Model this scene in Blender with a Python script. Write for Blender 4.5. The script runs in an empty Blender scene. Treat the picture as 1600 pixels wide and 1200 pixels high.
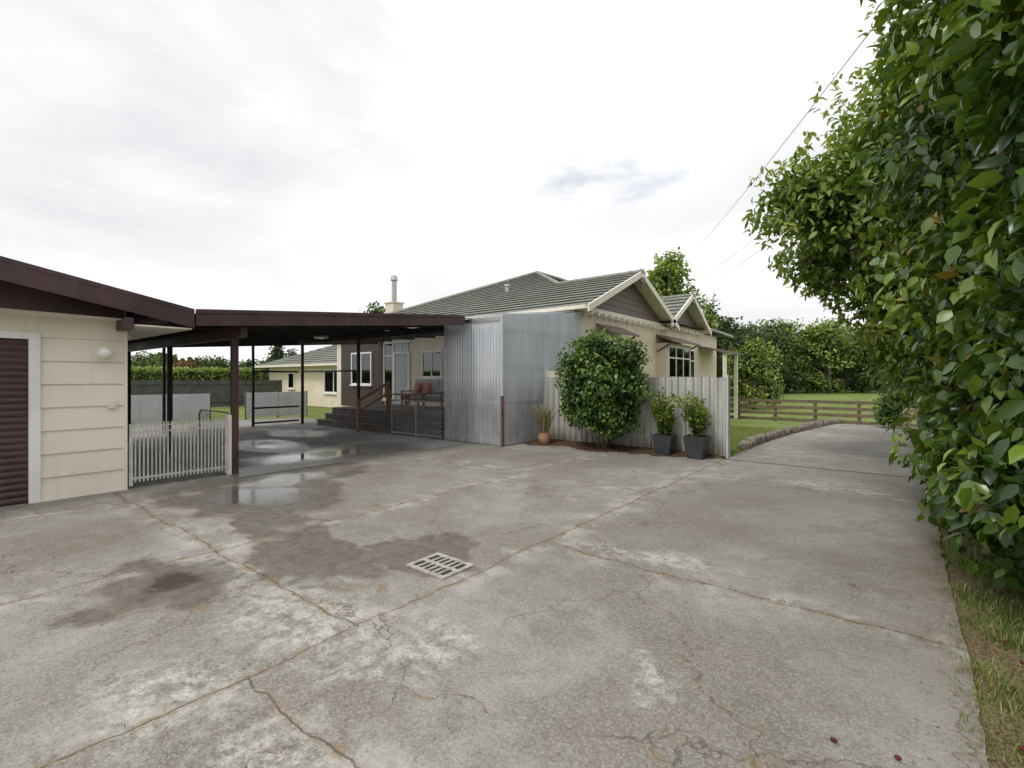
import bpy, math, random
import numpy as np
from mathutils import Vector, noise as mnoise
random.seed(7); RNG=np.random.default_rng(11)
scene=bpy.context.scene
scene.view_settings.view_transform='Standard'
scene.view_settings.look='None'
scene.view_settings.exposure=0
COL=scene.collection
# ------------------------------------------------------------------ node helper
class NT:
    def __init__(s,name):
        s.mat=bpy.data.materials.new(name); s.mat.use_nodes=True
        s.t=s.mat.node_tree; s.t.nodes.clear()
        s.out=s.t.nodes.new('ShaderNodeOutputMaterial')
        s._p=None
    def n(s,ty,**k):
        o=s.t.nodes.new(ty)
        for a,b in k.items(): setattr(o,a,b)
        return o
    def put(s,sock,v):
        if v is None: return
        if isinstance(v,bpy.types.NodeSocket): s.t.links.new(v,sock)
        else:
            if sock.type=='RGBA' and len(v)==3: v=(*v,1)
            sock.default_value=v
    def pos(s):
        if not s._p: s._p=s.n('ShaderNodeNewGeometry').outputs['Position']
        return s._p
    def sep(s,v=None):
        o=s.n('ShaderNodeSeparateXYZ'); s.put(o.inputs[0],v or s.pos()); return o.outputs
    def m(s,op,a,b=None,c=None,clamp=False):
        o=s.n('ShaderNodeMath',operation=op); o.use_clamp=clamp
        s.put(o.inputs[0],a); s.put(o.inputs[1],b); s.put(o.inputs[2],c); return o.outputs[0]
    def vm(s,op,a,b=None):
        o=s.n('ShaderNodeVectorMath',operation=op); s.put(o.inputs[0],a); s.put(o.inputs[1],b)
        return o.outputs['Value'] if op=='LENGTH' else o.outputs[0]
    def noise(s,scale,detail=4,rough=.55,vec=None,dist=0,col=False):
        o=s.n('ShaderNodeTexNoise'); s.put(o.inputs['Vector'],vec or s.pos())
        o.inputs['Scale'].default_value=scale; o.inputs['Detail'].default_value=detail
        o.inputs['Roughness'].default_value=rough; o.inputs['Distortion'].default_value=dist
        return o.outputs['Color' if col else 'Fac']
    def ss(s,v,a,b,o0=0.,o1=1.):
        o=s.n('ShaderNodeMapRange',interpolation_type='SMOOTHSTEP')
        s.put(o.inputs['Value'],v); o.inputs['From Min'].default_value=a; o.inputs['From Max'].default_value=b
        o.inputs['To Min'].default_value=o0; o.inputs['To Max'].default_value=o1
        return o.outputs['Result']
    def mix(s,f,a,b,mode='MIX'):
        o=s.n('ShaderNodeMix',data_type='RGBA',blend_type=mode)
        s.put(o.inputs[0],f); s.put(o.inputs[6],a); s.put(o.inputs[7],b); return o.outputs[2]
    def bump(s,h,strength=.3,dist=.01,normal=None):
        o=s.n('ShaderNodeBump'); s.put(o.inputs['Height'],h); o.inputs['Strength'].default_value=strength
        o.inputs['Distance'].default_value=dist
        if normal: s.put(o.inputs['Normal'],normal)
        return o.outputs[0]
    def bsdf(s,col,rough=.6,normal=None,metal=0,spec=.5,final=True,**k):
        o=s.n('ShaderNodeBsdfPrincipled'); s.put(o.inputs['Base Color'],col); s.put(o.inputs['Roughness'],rough)
        s.put(o.inputs['Metallic'],metal); s.put(o.inputs['Specular IOR Level'],spec)
        if normal: s.put(o.inputs['Normal'],normal)
        if final: s.t.links.new(o.outputs[0],s.out.inputs[0])
        return o.outputs[0]
    def final(s,sh): s.t.links.new(sh,s.out.inputs[0])

def paint(name,c,rough=.55,var=.18,scale=2.5,grime=.25,gc=(.12,.10,.08),bump=.15,bs=60,metal=0,streak=True):
    t=NT(name)
    a=t.noise(scale,4,.6)
    vec=t.vm('MULTIPLY',t.pos(),(6,6,.5)) if streak else t.pos()
    b=t.noise(1.6,4,.65,vec=vec)
    c1=tuple(x*(1-var) for x in c); c2=tuple(min(1,x*(1+var)) for x in c)
    col=t.mix(t.ss(a,.3,.7),c1,c2)
    col=t.mix(t.m('MULTIPLY',t.ss(b,.5,.78),grime),col,gc)
    nrm=t.bump(t.noise(bs,2),bump,.004) if bump>.04 else None
    t.bsdf(col,t.ss(a,.2,.8,rough-.08,rough+.1),nrm,metal=metal)
    return t.mat

M_cream=paint('cream_roughcast',(.75,.665,.53),.8,.07,1.5,.16,bump=.6,bs=45)
M_board=paint('cream_weatherboard',(.80,.745,.635),.5,.05,1.2,.16,(.36,.31,.25),bump=.05)
M_trim=paint('cream_trim',(.78,.73,.62),.5,.06,2,.2,bump=.05)
M_white=paint('white_paint',(.80,.80,.78),.45,.05,2,.15,bump=.05)
M_maroon=paint('maroon_paint',(.062,.031,.033),.5,.25,2,.25,(.15,.12,.11),bump=.1)
M_brownroof=paint('brown_shingle',(.17,.13,.12),.6,.12,4,.2,bump=.2)
M_roofmetal=paint('brown_roof_sheet',(.10,.07,.065),.55,.15,3,.2,bump=.05)
M_dark=paint('dark_stained_timber',(.024,.018,.017),.55,.3,3,.15,(.10,.09,.08),bump=.15)
M_clad=paint('dark_brown_cladding',(.055,.040,.036),.55,.2,3,.15,(.10,.09,.08),bump=.15)
M_deck=paint('weathered_deck',(.12,.10,.09),.65,.3,3,.3,(.2,.19,.17),bump=.3,streak=False)
M_wood=paint('oiled_wood',(.30,.15,.08),.5,.25,6,.2,bump=.2)
M_post=paint('grey_weathered_timber',(.17,.13,.09),.85,.3,5,.3,(.3,.29,.25),bump=.5)
M_lightwood=paint('pale_framing_timber',(.42,.34,.24),.8,.2,5,.3,(.3,.29,.25),bump=.3)
M_darkfence=paint('dark_grey_fence',(.085,.082,.082),.8,.25,3,.3,bump=.3)
M_pot=paint('charcoal_glaze',(.045,.05,.058),.4,.15,5,.1,bump=.05)
M_terra=paint('terracotta',(.35,.2,.11),.8,.2,6,.3,bump=.2)
M_galv=paint('galvanised_steel',(.42,.43,.43),.4,.15,6,.3,(.25,.22,.2),bump=.05,metal=.6)
M_panel=paint('pale_panel_fence',(.58,.60,.61),.6,.08,2,.2,bump=.1)
M_cush=paint('grey_fabric',(.40,.405,.41),.95,.1,8,.1,bump=.3,bs=200,streak=False)
M_red=paint('rust_red_fabric',(.46,.19,.15),.95,.15,8,.1,bump=.3,bs=200,streak=False)
M_rust=paint('rusty_steel',(.16,.085,.06),.8,.3,9,.3,(.3,.2,.15),bump=.3)
M_black=paint('interior_dark',(.018,.018,.02),.6,.2,2,0,bump=0)
M_stone=paint('mossy_kerb_stone',(.22,.19,.15),.9,.35,7,.5,(.09,.09,.05),bump=.9,bs=25,streak=False)
M_bark=paint('grey_bark',(.15,.12,.095),.9,.3,8,.4,(.25,.25,.2),bump=.8,bs=30)
M_curtain=paint('sheer_curtain',(.74,.74,.72),.9,.05,3,.1,bump=.1)
M_globe=paint('opal_glass',(.85,.84,.80),.25,.02,2,0,bump=0)
M_ironwhite=paint('grey_white_metal',(.56,.55,.53),.45,.15,5,.5,(.25,.17,.12),bump=.05)
M_iron=paint('drain_iron',(.40,.37,.32),.8,.25,14,.45,(.16,.11,.07),bump=.5,streak=False)
M_petal=paint('fallen_petal',(.10,.012,.016),.7,.3,20,.1)

def glassmat():
    t=NT('window_glass')
    g=t.n('ShaderNodeBsdfGlossy'); g.inputs['Roughness'].default_value=.03
    tr=t.n('ShaderNodeBsdfTransparent'); tr.inputs[0].default_value=(.82,.86,.86,1)
    f=t.n('ShaderNodeFresnel'); f.inputs[0].default_value=1.5
    mx=t.n('ShaderNodeMixShader'); t.put(mx.inputs[0],t.m('ADD',f.outputs[0],.10,clamp=True))
    t.t.links.new(tr.outputs[0],mx.inputs[1]); t.t.links.new(g.outputs[0],mx.inputs[2]); t.final(mx.outputs[0])
    return t.mat
M_glass=glassmat()
def plastic():
    t=NT('corrugated_clear_plastic')
    st=t.noise(1.2,4,.6,vec=t.vm('MULTIPLY',t.pos(),(3,3,.5)))
    X,Y,z=t.sep()
    low=t.ss(z,1.75,1.0)
    big=t.noise(1.5,4)
    rib=t.m('ABSOLUTE',t.m('SINE',t.m('MULTIPLY',t.m('ADD',X,Y),math.pi/.09)))
    col=t.mix(t.ss(st,.3,.75),(.66,.71,.78),(.82,.85,.89))
    col=t.mix(t.m('MULTIPLY',low,t.ss(big,.36,.62,.05,.5)),col,(.42,.38,.48))
    col=t.mix(t.ss(rib,.35,.0,0,.45),col,(.30,.31,.36))
    p=t.bsdf(col,.14,final=False,spec=1.0)
    tl=t.n('ShaderNodeBsdfTranslucent'); tl.inputs[0].default_value=(.74,.80,.90,1)
    tp=t.n('ShaderNodeBsdfTransparent'); tp.inputs[0].default_value=(.86,.89,.95,1)
    a=t.n('ShaderNodeMixShader'); a.inputs[0].default_value=.28
    t.t.links.new(p,a.inputs[1]); t.t.links.new(tl.outputs[0],a.inputs[2])
    b=t.n('ShaderNodeMixShader'); t.put(b.inputs[0],t.m('MULTIPLY',t.ss(st,.4,.6,.46,.34),t.ss(z,1.75,1.0,.12,1.)))
    t.t.links.new(a.outputs[0],b.inputs[1]); t.t.links.new(tp.outputs[0],b.inputs[2]); t.final(b.outputs[0])
    return t.mat
M_plastic=plastic()
def iron_fence():
    t=NT('grey_corrugated_iron')
    st=t.noise(1.2,5,.7,vec=t.vm('MULTIPLY',t.pos(),(9,9,.5)))
    z=t.sep()[2]
    col=t.mix(t.ss(st,.3,.7),(.44,.435,.41),(.60,.60,.57))
    col=t.mix(t.m('MULTIPLY',t.ss(z,.45,0),t.ss(st,.3,.6)),col,(.22,.18,.13))
    col=t.mix(t.m('MULTIPLY',t.ss(t.noise(3,5,.7),.6,.72),.5),col,(.2,.16,.13))
    t.bsdf(col,.45,t.bump(t.noise(20,3),.1,.004),metal=.1)
    return t.mat
M_iron_f=iron_fence()
def tiles(axis):
    t=NT('lichened_roof_tile_'+axis)
    xyz=t.sep(); c=xyz[0] if axis=='x' else xyz[1]
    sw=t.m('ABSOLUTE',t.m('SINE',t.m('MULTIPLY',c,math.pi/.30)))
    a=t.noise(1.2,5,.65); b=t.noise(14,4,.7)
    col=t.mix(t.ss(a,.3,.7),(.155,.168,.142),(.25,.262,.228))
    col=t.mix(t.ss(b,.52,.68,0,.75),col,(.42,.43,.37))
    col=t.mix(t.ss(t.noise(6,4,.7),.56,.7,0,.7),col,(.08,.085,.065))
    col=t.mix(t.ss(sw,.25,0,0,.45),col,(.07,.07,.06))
    n=t.bump(sw,.7,.03); n=t.bump(b,.3,.01,n)
    t.bsdf(col,.75,n); return t.mat
M_tx=tiles('x'); M_ty=tiles('y')
M_riser=paint('tile_edge_painted_shadow',(.04,.04,.034),.9,.3,8,.2)  # dark riser colour paints the shadow line at each tile course
M_cap=paint('ridge_cap',(.28,.275,.25),.8,.2,6,.5,(.1,.1,.08),bump=.4,streak=False)

def concrete(name,carport=False):
    t=NT(name); p=t.pos(); X,Y,Z=t.sep()
    n1=t.noise(.5,5,.6); n2=t.noise(2.6,6,.68); n3=t.noise(9,5,.72); nf=t.noise(150,2,.5); nw=t.noise(1.1,4,.6)
    nj=t.noise(5,5,.7); ng=t.noise(48,3,.75)
    v=t.n('ShaderNodeTexVoronoi'); t.put(v.inputs['Vector'],p); v.inputs['Scale'].default_value=95
    aggs=t.sep(v.outputs['Color'])[0]
    base=t.mix(t.ss(n2,.3,.72),(.285,.268,.243),(.42,.402,.372)) if not carport else t.mix(t.ss(n2,.3,.7),(.40,.385,.365),(.52,.505,.48))
    base=t.mix(t.ss(n1,.44,.58,0,.78),base,(.215,.192,.163))
    base=t.mix(t.ss(nw,.54,.64,0,.45),base,(.17,.155,.13))
    base=t.mix(t.ss(n3,.54,.74,0,.30),base,(.54,.52,.49))
    base=t.mix(t.ss(n3,.48,.30,0,.55),base,(.13,.117,.10))
    base=t.mix(t.ss(ng,.50,.32,0,.5 if not carport else .1),base,(.11,.097,.083))
    base=t.mix(t.ss(ng,.56,.72,0,.4 if not carport else .1),base,(.60,.58,.54))
    base=t.mix(t.m('MULTIPLY',t.ss(aggs,.1,.95),.42 if not carport else .1),base,t.mix(t.ss(aggs,.0,1.),(.12,.107,.092),(.50,.48,.45)))
    base=t.mix(t.ss(nf,.35,.7,.25,0),base,(.06,.052,.045))
    off=t.vm('SUBTRACT',t.noise(1.4,5,.6,col=True),(.5,.5,.5))
    wv=t.vm('ADD',p,t.vm('MULTIPLY',off,(1.2,1.2,1.2)))
    def blob(cx,cy,rx,ry,soft=.25):
        d=t.vm('SUBTRACT',wv,(cx,cy,0)); d=t.vm('MULTIPLY',d,(1/rx,1/ry,0)); L=t.vm('LENGTH',d)
        return t.ss(L,1.0,1.0-soft)
    def many(bl,soft=.25):
        r=None
        for b in bl:
            k=blob(*b,soft); r=k if r is None else t.m('MAXIMUM',r,k)
        return r
    if carport:
        wet=many([(-2.2,-3.0,1.3,2.4),(-4.4,-3.4,1.8,1.0),(-6.5,-1.6,1.6,.9),(-1.2,-4.6,.9,1.3)],.3)
        pud=many([(-2.2,-3.4,.9,1.6),(-4.6,-3.2,1.3,.6)],.9)
    else:
        wet=many([(.35,-5.8,1.6,1.15),(3.1,-6.4,1.2,.5),(4.0,-5.75,.6,.4),(2.85,-7.5,.72,.58),(-.6,-4.6,.9,1.4),(1.9,-6.15,1.0,.45)],.18)
        pud=many([(.5,-5.75,1.05,.85),(2.95,-7.5,.42,.34),(-.3,-5.0,.7,.9)],.6)
    dampbrown=t.mix(t.ss(n3,.35,.65),(.085,.070,.054),(.155,.135,.112))
    base=t.mix(t.m('MULTIPLY',wet,.78),base,dampbrown)
    base=t.mix(t.m('MULTIPLY',pud,.6),base,(.05,.042,.032))
    halo=t.m('MULTIPLY',t.ss(wet,.02,.3),t.ss(wet,.7,.3))
    if not carport:
        base=t.mix(t.m('MULTIPLY',t.m('MULTIPLY',halo,t.ss(nj,.42,.6)),.8),base,(.24,.165,.095))
        st=many([(-.2,-2.4,1.8,2.6),(2.2,-1.0,1.8,1.5),(1.2,-3.6,1.4,1.0),(5.9,-2.6,1.2,1.6),(1.0,-7.6,1.3,.8),(7.3,-4.0,.7,2.5)],.9)
        base=t.mix(t.m('MULTIPLY',t.m('MULTIPLY',st,t.ss(n2,.35,.65)),.68),base,(.165,.14,.10))
        wob=t.vm('SUBTRACT',t.noise(1.8,4,.6,col=True),(.5,.5,.5)); ws=t.sep(wob)
        xd=t.m('MULTIPLY_ADD',ws[0],.22,X); yd=t.m('MULTIPLY_ADD',ws[1],.22,Y)
        J=[('x',4.6,-40,3.4),('x',2.35,-40,.5),('x',-.45,-40,1.4),('y',-6.95,-1.4,4.6),('y',-4.85,4.6,7.9),('y',-7.6,4.6,7.9),
           ('y',-2.2,-1.0,4.6),('y',-.4,4.6,7.9),('y',3.5,4.6,7.9),('y',7.6,4.6,7.9)]
        D=None
        for ax,c,a,b in J:
            u,w=(xd,Y) if ax=='x' else (yd,X)
            d=t.m('ABSOLUTE',t.m('SUBTRACT',u,c))
            e=t.m('MAXIMUM',t.m('SUBTRACT',a,w),t.m('SUBTRACT',w,b))
            d=t.m('MAXIMUM',d,e)
            D=d if D is None else t.m('MINIMUM',D,d)
        chalk=t.m('MULTIPLY',t.ss(D,.34,.02),t.ss(n2,.46,.62))
        base=t.mix(t.m('MULTIPLY',chalk,.45),base,(.56,.54,.50))
        pale=many([(4.25,-7.05,1.0,.5),(5.35,-7.75,.8,.35),(4.4,-7.9,.5,.7),(5.0,-6.9,.4,.6),(5.6,-4.6,1.1,.2),(6.6,-.2,1.,.35),(6.3,-6.3,.25,.2)],.8)
        pm=t.m('MULTIPLY',t.m('MULTIPLY',pale,t.ss(n3,.42,.62)),t.ss(ng,.38,.58,.45,1.))
        base=t.mix(t.m('MULTIPLY',pm,.75),base,(.62,.605,.57))
        deb=t.m('MULTIPLY',t.ss(D,.06,.008),t.ss(nj,.44,.58))
        base=t.mix(t.m('MULTIPLY',deb,.8),base,t.mix(t.ss(nf,.4,.6),(.17,.115,.06),(.38,.28,.17)))
        thin=t.m('MULTIPLY',t.ss(D,.009,.003),t.ss(n3,.36,.5,.15,.8))
        base=t.mix(t.m('MULTIPLY',thin,.8),base,(.05,.04,.03))
        cv=t.vm('ADD',p,t.vm('MULTIPLY',t.noise(1.7,6,.6,col=True),(.9,.9,.9)))
        vc=t.n('ShaderNodeTexVoronoi',feature='DISTANCE_TO_EDGE'); t.put(vc.inputs['Vector'],cv); vc.inputs['Scale'].default_value=.5
        cr=t.m('MULTIPLY',t.ss(vc.outputs['Distance'],.004,.001),t.ss(nw,.42,.52))
        base=t.mix(t.m('MULTIPLY',cr,.6),base,(.08,.065,.045))
        crd=t.m('MULTIPLY',t.ss(vc.outputs['Distance'],.022,.003),t.m('MULTIPLY',t.ss(nw,.46,.56),t.ss(nj,.48,.58)))
        base=t.mix(t.m('MULTIPLY',crd,.5),base,(.28,.19,.10))
        ed=t.m('MULTIPLY',t.ss(t.m('MULTIPLY_ADD',t.m('SUBTRACT',nj,.5),.5,X),7.35,7.7),t.ss(n3,.35,.6))
        base=t.mix(t.m('MULTIPLY',ed,.7),base,(.14,.10,.06))
        hh=t.m('SUBTRACT',t.m('ADD',t.m('MULTIPLY_ADD',n3,.5,t.m('MULTIPLY',aggs,.3)),t.m('MULTIPLY',ng,.5)),t.m('ADD',t.m('MULTIPLY',thin,1.2),t.m('MULTIPLY',cr,.8)))
    else:
        hh=t.m('MULTIPLY',n3,.3)
    r=t.ss(n3,.3,.7,.78,.9)
    r=t.m('SUBTRACT',r,t.m('MULTIPLY',wet,.40 if not carport else .48))
    r=t.m('SUBTRACT',r,t.m('MULTIPLY',t.m('MULTIPLY',pud,t.ss(n3,.3,.5,.65,1.)),.40),clamp=True); r=t.m('MAXIMUM',r,.06)
    b=t.n('ShaderNodeBump'); t.put(b.inputs['Height'],hh); b.inputs['Distance'].default_value=.012
    t.put(b.inputs['Strength'],t.m('MULTIPLY_ADD',pud,-.48,.55,clamp=True))
    t.bsdf(base,r,b.outputs[0],spec=.5)
    return t.mat
M_conc=concrete('weathered_concrete'); M_conc2=concrete('damp_carport_concrete',True)

def grass():
    t=NT('grass_ground'); X,Y,Z=t.sep()
    a=t.noise(.35,5,.65); b=t.noise(5,4,.7); c=t.noise(60,3,.6)
    col=t.mix(t.ss(a,.35,.65),(.15,.21,.045),(.23,.28,.085))
    col=t.mix(t.ss(b,.5,.72,0,.6),col,(.30,.29,.13))
    col=t.mix(t.ss(c,.55,.3,0,.45),col,(.06,.09,.02))
    dirt=t.m('MULTIPLY',t.m('MULTIPLY',t.ss(X,7.4,7.6),t.ss(X,11,9)),t.ss(Y,14,9))
    col=t.mix(t.m('MULTIPLY',dirt,t.ss(b,.35,.6,.55,1.)),col,t.mix(t.ss(c,.35,.65),(.10,.072,.045),(.28,.21,.125)))
    t.bsdf(col,.9,t.bump(c,.8,.03),spec=.15); return t.mat
M_grass=grass()
def litterbed():
    t=NT('leaf_litter_soil'); b=t.noise(18,5,.7); c=t.noise(60,3)
    col=t.mix(t.ss(b,.35,.65),(.06,.04,.027),(.19,.12,.075)); t.bsdf(col,.95,t.bump(c,1,.03),spec=.1); return t.mat
M_litter=litterbed()
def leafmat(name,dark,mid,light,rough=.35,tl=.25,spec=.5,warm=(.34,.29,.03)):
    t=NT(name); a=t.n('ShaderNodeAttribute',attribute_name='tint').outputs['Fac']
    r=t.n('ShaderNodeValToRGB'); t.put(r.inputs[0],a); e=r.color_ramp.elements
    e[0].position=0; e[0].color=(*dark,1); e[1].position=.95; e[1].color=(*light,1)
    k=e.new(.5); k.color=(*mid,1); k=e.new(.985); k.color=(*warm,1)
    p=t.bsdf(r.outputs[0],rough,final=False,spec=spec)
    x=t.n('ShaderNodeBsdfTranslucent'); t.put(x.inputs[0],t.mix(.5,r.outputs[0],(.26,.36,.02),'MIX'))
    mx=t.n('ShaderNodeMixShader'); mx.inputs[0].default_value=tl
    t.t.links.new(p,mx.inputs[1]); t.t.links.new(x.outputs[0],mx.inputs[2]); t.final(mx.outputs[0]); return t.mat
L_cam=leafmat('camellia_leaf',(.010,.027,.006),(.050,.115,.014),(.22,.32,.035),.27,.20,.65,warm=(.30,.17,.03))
L_lite=leafmat('light_tree_leaf',(.045,.085,.012),(.16,.25,.035),(.37,.44,.09),.38,.34,.45)
L_bush=leafmat('shrub_leaf',(.016,.040,.010),(.060,.125,.022),(.18,.27,.05),.32,.22)
L_far=leafmat('distant_leaf',(.030,.052,.018),(.075,.11,.035),(.14,.19,.06),.6,.2,.2,warm=(.16,.2,.06))
L_dk=leafmat('dark_distant_leaf',(.016,.030,.014),(.042,.065,.026),(.075,.11,.04),.6,.15,.2,warm=(.08,.11,.04))
L_red=leafmat('copper_leaf',(.07,.025,.018),(.17,.065,.04),(.27,.12,.08),.6,.2,.2,warm=(.25,.12,.06))
L_dry=leafmat('dry_strap_leaf',(.14,.12,.05),(.26,.21,.10),(.42,.35,.19),.6,.25,.3,warm=(.45,.38,.22))
L_blade=leafmat('grass_blade',(.05,.09,.018),(.13,.20,.04),(.26,.31,.09),.6,.3,.25,warm=(.46,.38,.20))
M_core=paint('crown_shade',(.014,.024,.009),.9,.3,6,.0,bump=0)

# ------------------------------------------------------------------ mesh helpers
class MB:
    def __init__(s): s.v=[]; s.f=[]; s.m=[]
    def add(s,vs,fs,m=0):
        o=len(s.v); s.v+= [tuple(v) for v in vs]
        for f in fs: s.f.append(tuple(i+o for i in f)); s.m.append(m)
        return s
    def box(s,x0,x1,y0,y1,z0,z1,m=0):
        vs=[(x,y,z) for z in (z0,z1) for y in (y0,y1) for x in (x0,x1)]
        return s.add(vs,[(0,2,3,1),(4,5,7,6),(0,1,5,4),(2,6,7,3),(0,4,6,2),(1,3,7,5)],m)
    def quad(s,*p,m=0): return s.add(p,[tuple(range(len(p)))],m)
    def beam(s,a,b,w,h,m=0):
        a=Vector(a); b=Vector(b); d=(b-a).normalized()
        side=d.cross(Vector((0,0,1)))
        if side.length<1e-4: side=Vector((1,0,0))
        side.normalize(); up=side.cross(d)
        vs=[]
        for p in (a,b):
            for i,j in ((-1,-1),(1,-1),(1,1),(-1,1)): vs.append(p+side*w/2*i+up*h/2*j)
        return s.add(vs,[(0,1,2,3),(7,6,5,4),(0,4,5,1),(1,5,6,2),(2,6,7,3),(3,7,4,0)],m)
    def tube(s,pts,rad,n=8,m=0,cap=True):
        pts=[Vector(p) for p in pts]; rad=rad if hasattr(rad,'__len__') else [rad]*len(pts)
        vs=[];fs=[]
        for i,p in enumerate(pts):
            d=(pts[min(i+1,len(pts)-1)]-pts[max(i-1,0)]).normalized()
            a=d.cross(Vector((0,1,.13)) if abs(d.y)<.8 else Vector((1,0,.1))).normalized(); b=d.cross(a)
            for k in range(n):
                t=2*math.pi*k/n; vs.append(p+(a*math.cos(t)+b*math.sin(t))*rad[i])
        for i in range(len(pts)-1):
            for k in range(n): fs.append((i*n+k,i*n+(k+1)%n,(i+1)*n+(k+1)%n,(i+1)*n+k))
        if cap: fs.append(tuple(range(n-1,-1,-1))); fs.append(tuple((len(pts)-1)*n+k for k in range(n)))
        return s.add(vs,fs,m)
    def sphere(s,c,r,nu=16,nv=10,m=0):
        rx,ry,rz=r if hasattr(r,'__len__') else (r,r,r)
        vs=[];fs=[]
        for i in range(nv+1):
            ph=math.pi*i/nv
            for k in range(nu):
                t=2*math.pi*k/nu; vs.append((c[0]+rx*math.sin(ph)*math.cos(t),c[1]+ry*math.sin(ph)*math.sin(t),c[2]+rz*math.cos(ph)))
        for i in range(nv):
            for k in range(nu): fs.append((i*nu+k,i*nu+(k+1)%nu,(i+1)*nu+(k+1)%nu,(i+1)*nu+k))
        return s.add(vs,fs,m)
ORI={}
def thing(name,label,cat,loc,group=None):
    o=bpy.data.objects.new(name,None); COL.objects.link(o); o.location=loc; o.empty_display_size=.2
    o['label']=label; o['category']=cat
    if group:o['group']=group
    ORI[o.name]=Vector(loc); return o
def build(name,mb,mats,origin,smooth=False,bevel=0):
    me=bpy.data.meshes.new(name); ox,oy,oz=origin
    me.from_pydata([(a-ox,b-oy,c-oz) for a,b,c in mb.v],[],mb.f)
    for m in (mats if isinstance(mats,(list,tuple)) else [mats]): me.materials.append(m)
    me.polygons.foreach_set('material_index',mb.m)
    if smooth: me.polygons.foreach_set('use_smooth',[True]*len(mb.f))
    me.update()
    o=bpy.data.objects.new(name,me); COL.objects.link(o)
    if bevel:
        b=o.modifiers.new('b','BEVEL'); b.width=bevel; b.segments=2; b.limit_method='ANGLE'
    return o
def part(name,mb,mats,parent,smooth=False,label=None,bevel=0):
    o=build(name,mb,mats,ORI[parent.name],smooth,bevel); o.parent=parent; ORI[o.name]=ORI[parent.name]
    if label:o['label']=label
    return o
def solo(name,mb,mats,label,cat,loc,smooth=False,group=None,bevel=0,kind=None):
    o=build(name,mb,mats,loc,smooth,bevel); o.location=loc; ORI[o.name]=Vector(loc)
    o['label']=label; o['category']=cat
    if group:o['group']=group
    if kind:o['kind']=kind
    return o
def structure(name,mb,mats,label,cat):
    return solo(name,mb,mats,label,cat,(0,0,0),kind='structure')

LEAF_V=np.array([(0,0,0),(.26,.25,.03),(.26,-.25,.03),(.26,0,-.05),(.60,.24,-.03),(.60,-.24,-.03),(.60,0,-.10),(1,0,-.24)],float)
LEAF_F=[(0,3,1),(0,2,3),(3,6,4,1),(3,2,5,6),(6,7,4),(6,5,7)]
QUAD_V=np.array([(0,0,0),(.5,.40,.06),(.5,-.40,-.02),(1,0,-.1)],float)
QUAD_F=[(0,2,3,1)]
def norm(a): return a/np.maximum(np.linalg.norm(a,axis=1,keepdims=True),1e-6)
def leaf_arrays(pos,long,nrm,size,width,tint,near):
    V=LEAF_V if near else QUAD_V; F=LEAF_F if near else QUAD_F
    long=norm(long); side=norm(np.cross(nrm,long)); up=np.cross(long,side)
    n=len(pos); k=len(V); sz=size[:,None,None]
    curl=RNG.uniform(.3,1.9,n)[:,None,None] if near else 1.
    wv=RNG.uniform(.8,1.25,n)[:,None,None]*width
    P=pos[:,None,:]+sz*(V[None,:,0:1]*long[:,None,:]+V[None,:,1:2]*wv*side[:,None,:]+V[None,:,2:3]*curl*up[:,None,:])
    return P.reshape(-1,3),F,k,n,np.repeat(tint,k)
def finish_leaves(name,chunks,mat,parent=None,core=None,loc=(0,0,0)):
    VS=[];LI=[];LS=[];off=0;T=[]
    for P,F,k,n,t in chunks:
        VS.append(P);T.append(t); idx=np.arange(n)*k+off
        for f in F:
            LI.append((idx[:,None]+np.array(f)[None,:]).ravel()); LS.append(np.full(n,len(f)))
        off+=len(P)
    nleaf=sum(len(x) for x in LS)
    cm=0
    if core is not None:
        cv=np.array(core.v); VS.append(cv); T.append(np.zeros(len(cv)))
        for f in core.f: LI.append(np.array(f)+off); LS.append(np.array([len(f)])); cm+=1
    V=np.concatenate(VS)-np.array(loc); LI=np.concatenate(LI).astype(np.int32); LS=np.concatenate(LS).astype(np.int32)
    me=bpy.data.meshes.new(name); me.vertices.add(len(V)); me.vertices.foreach_set('co',V.ravel().astype(np.float32))
    me.loops.add(len(LI)); me.loops.foreach_set('vertex_index',LI)
    me.polygons.add(len(LS)); st=np.concatenate([[0],np.cumsum(LS)[:-1]]).astype(np.int32)
    me.polygons.foreach_set('loop_start',st); me.polygons.foreach_set('loop_total',LS)
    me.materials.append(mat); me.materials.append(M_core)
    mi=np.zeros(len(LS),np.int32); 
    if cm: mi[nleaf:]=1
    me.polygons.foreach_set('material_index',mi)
    me.polygons.foreach_set('use_smooth',np.ones(len(LS),bool))
    me.update(calc_edges=True)
    at=me.attributes.new('tint','FLOAT','POINT'); at.data.foreach_set('value',np.concatenate(T).astype(np.float32))
    me.validate()
    o=bpy.data.objects.new(name,me); COL.objects.link(o)
    if parent: o.parent=parent; ORI[o.name]=ORI[parent.name]
    else: o.location=loc
    return o
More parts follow.
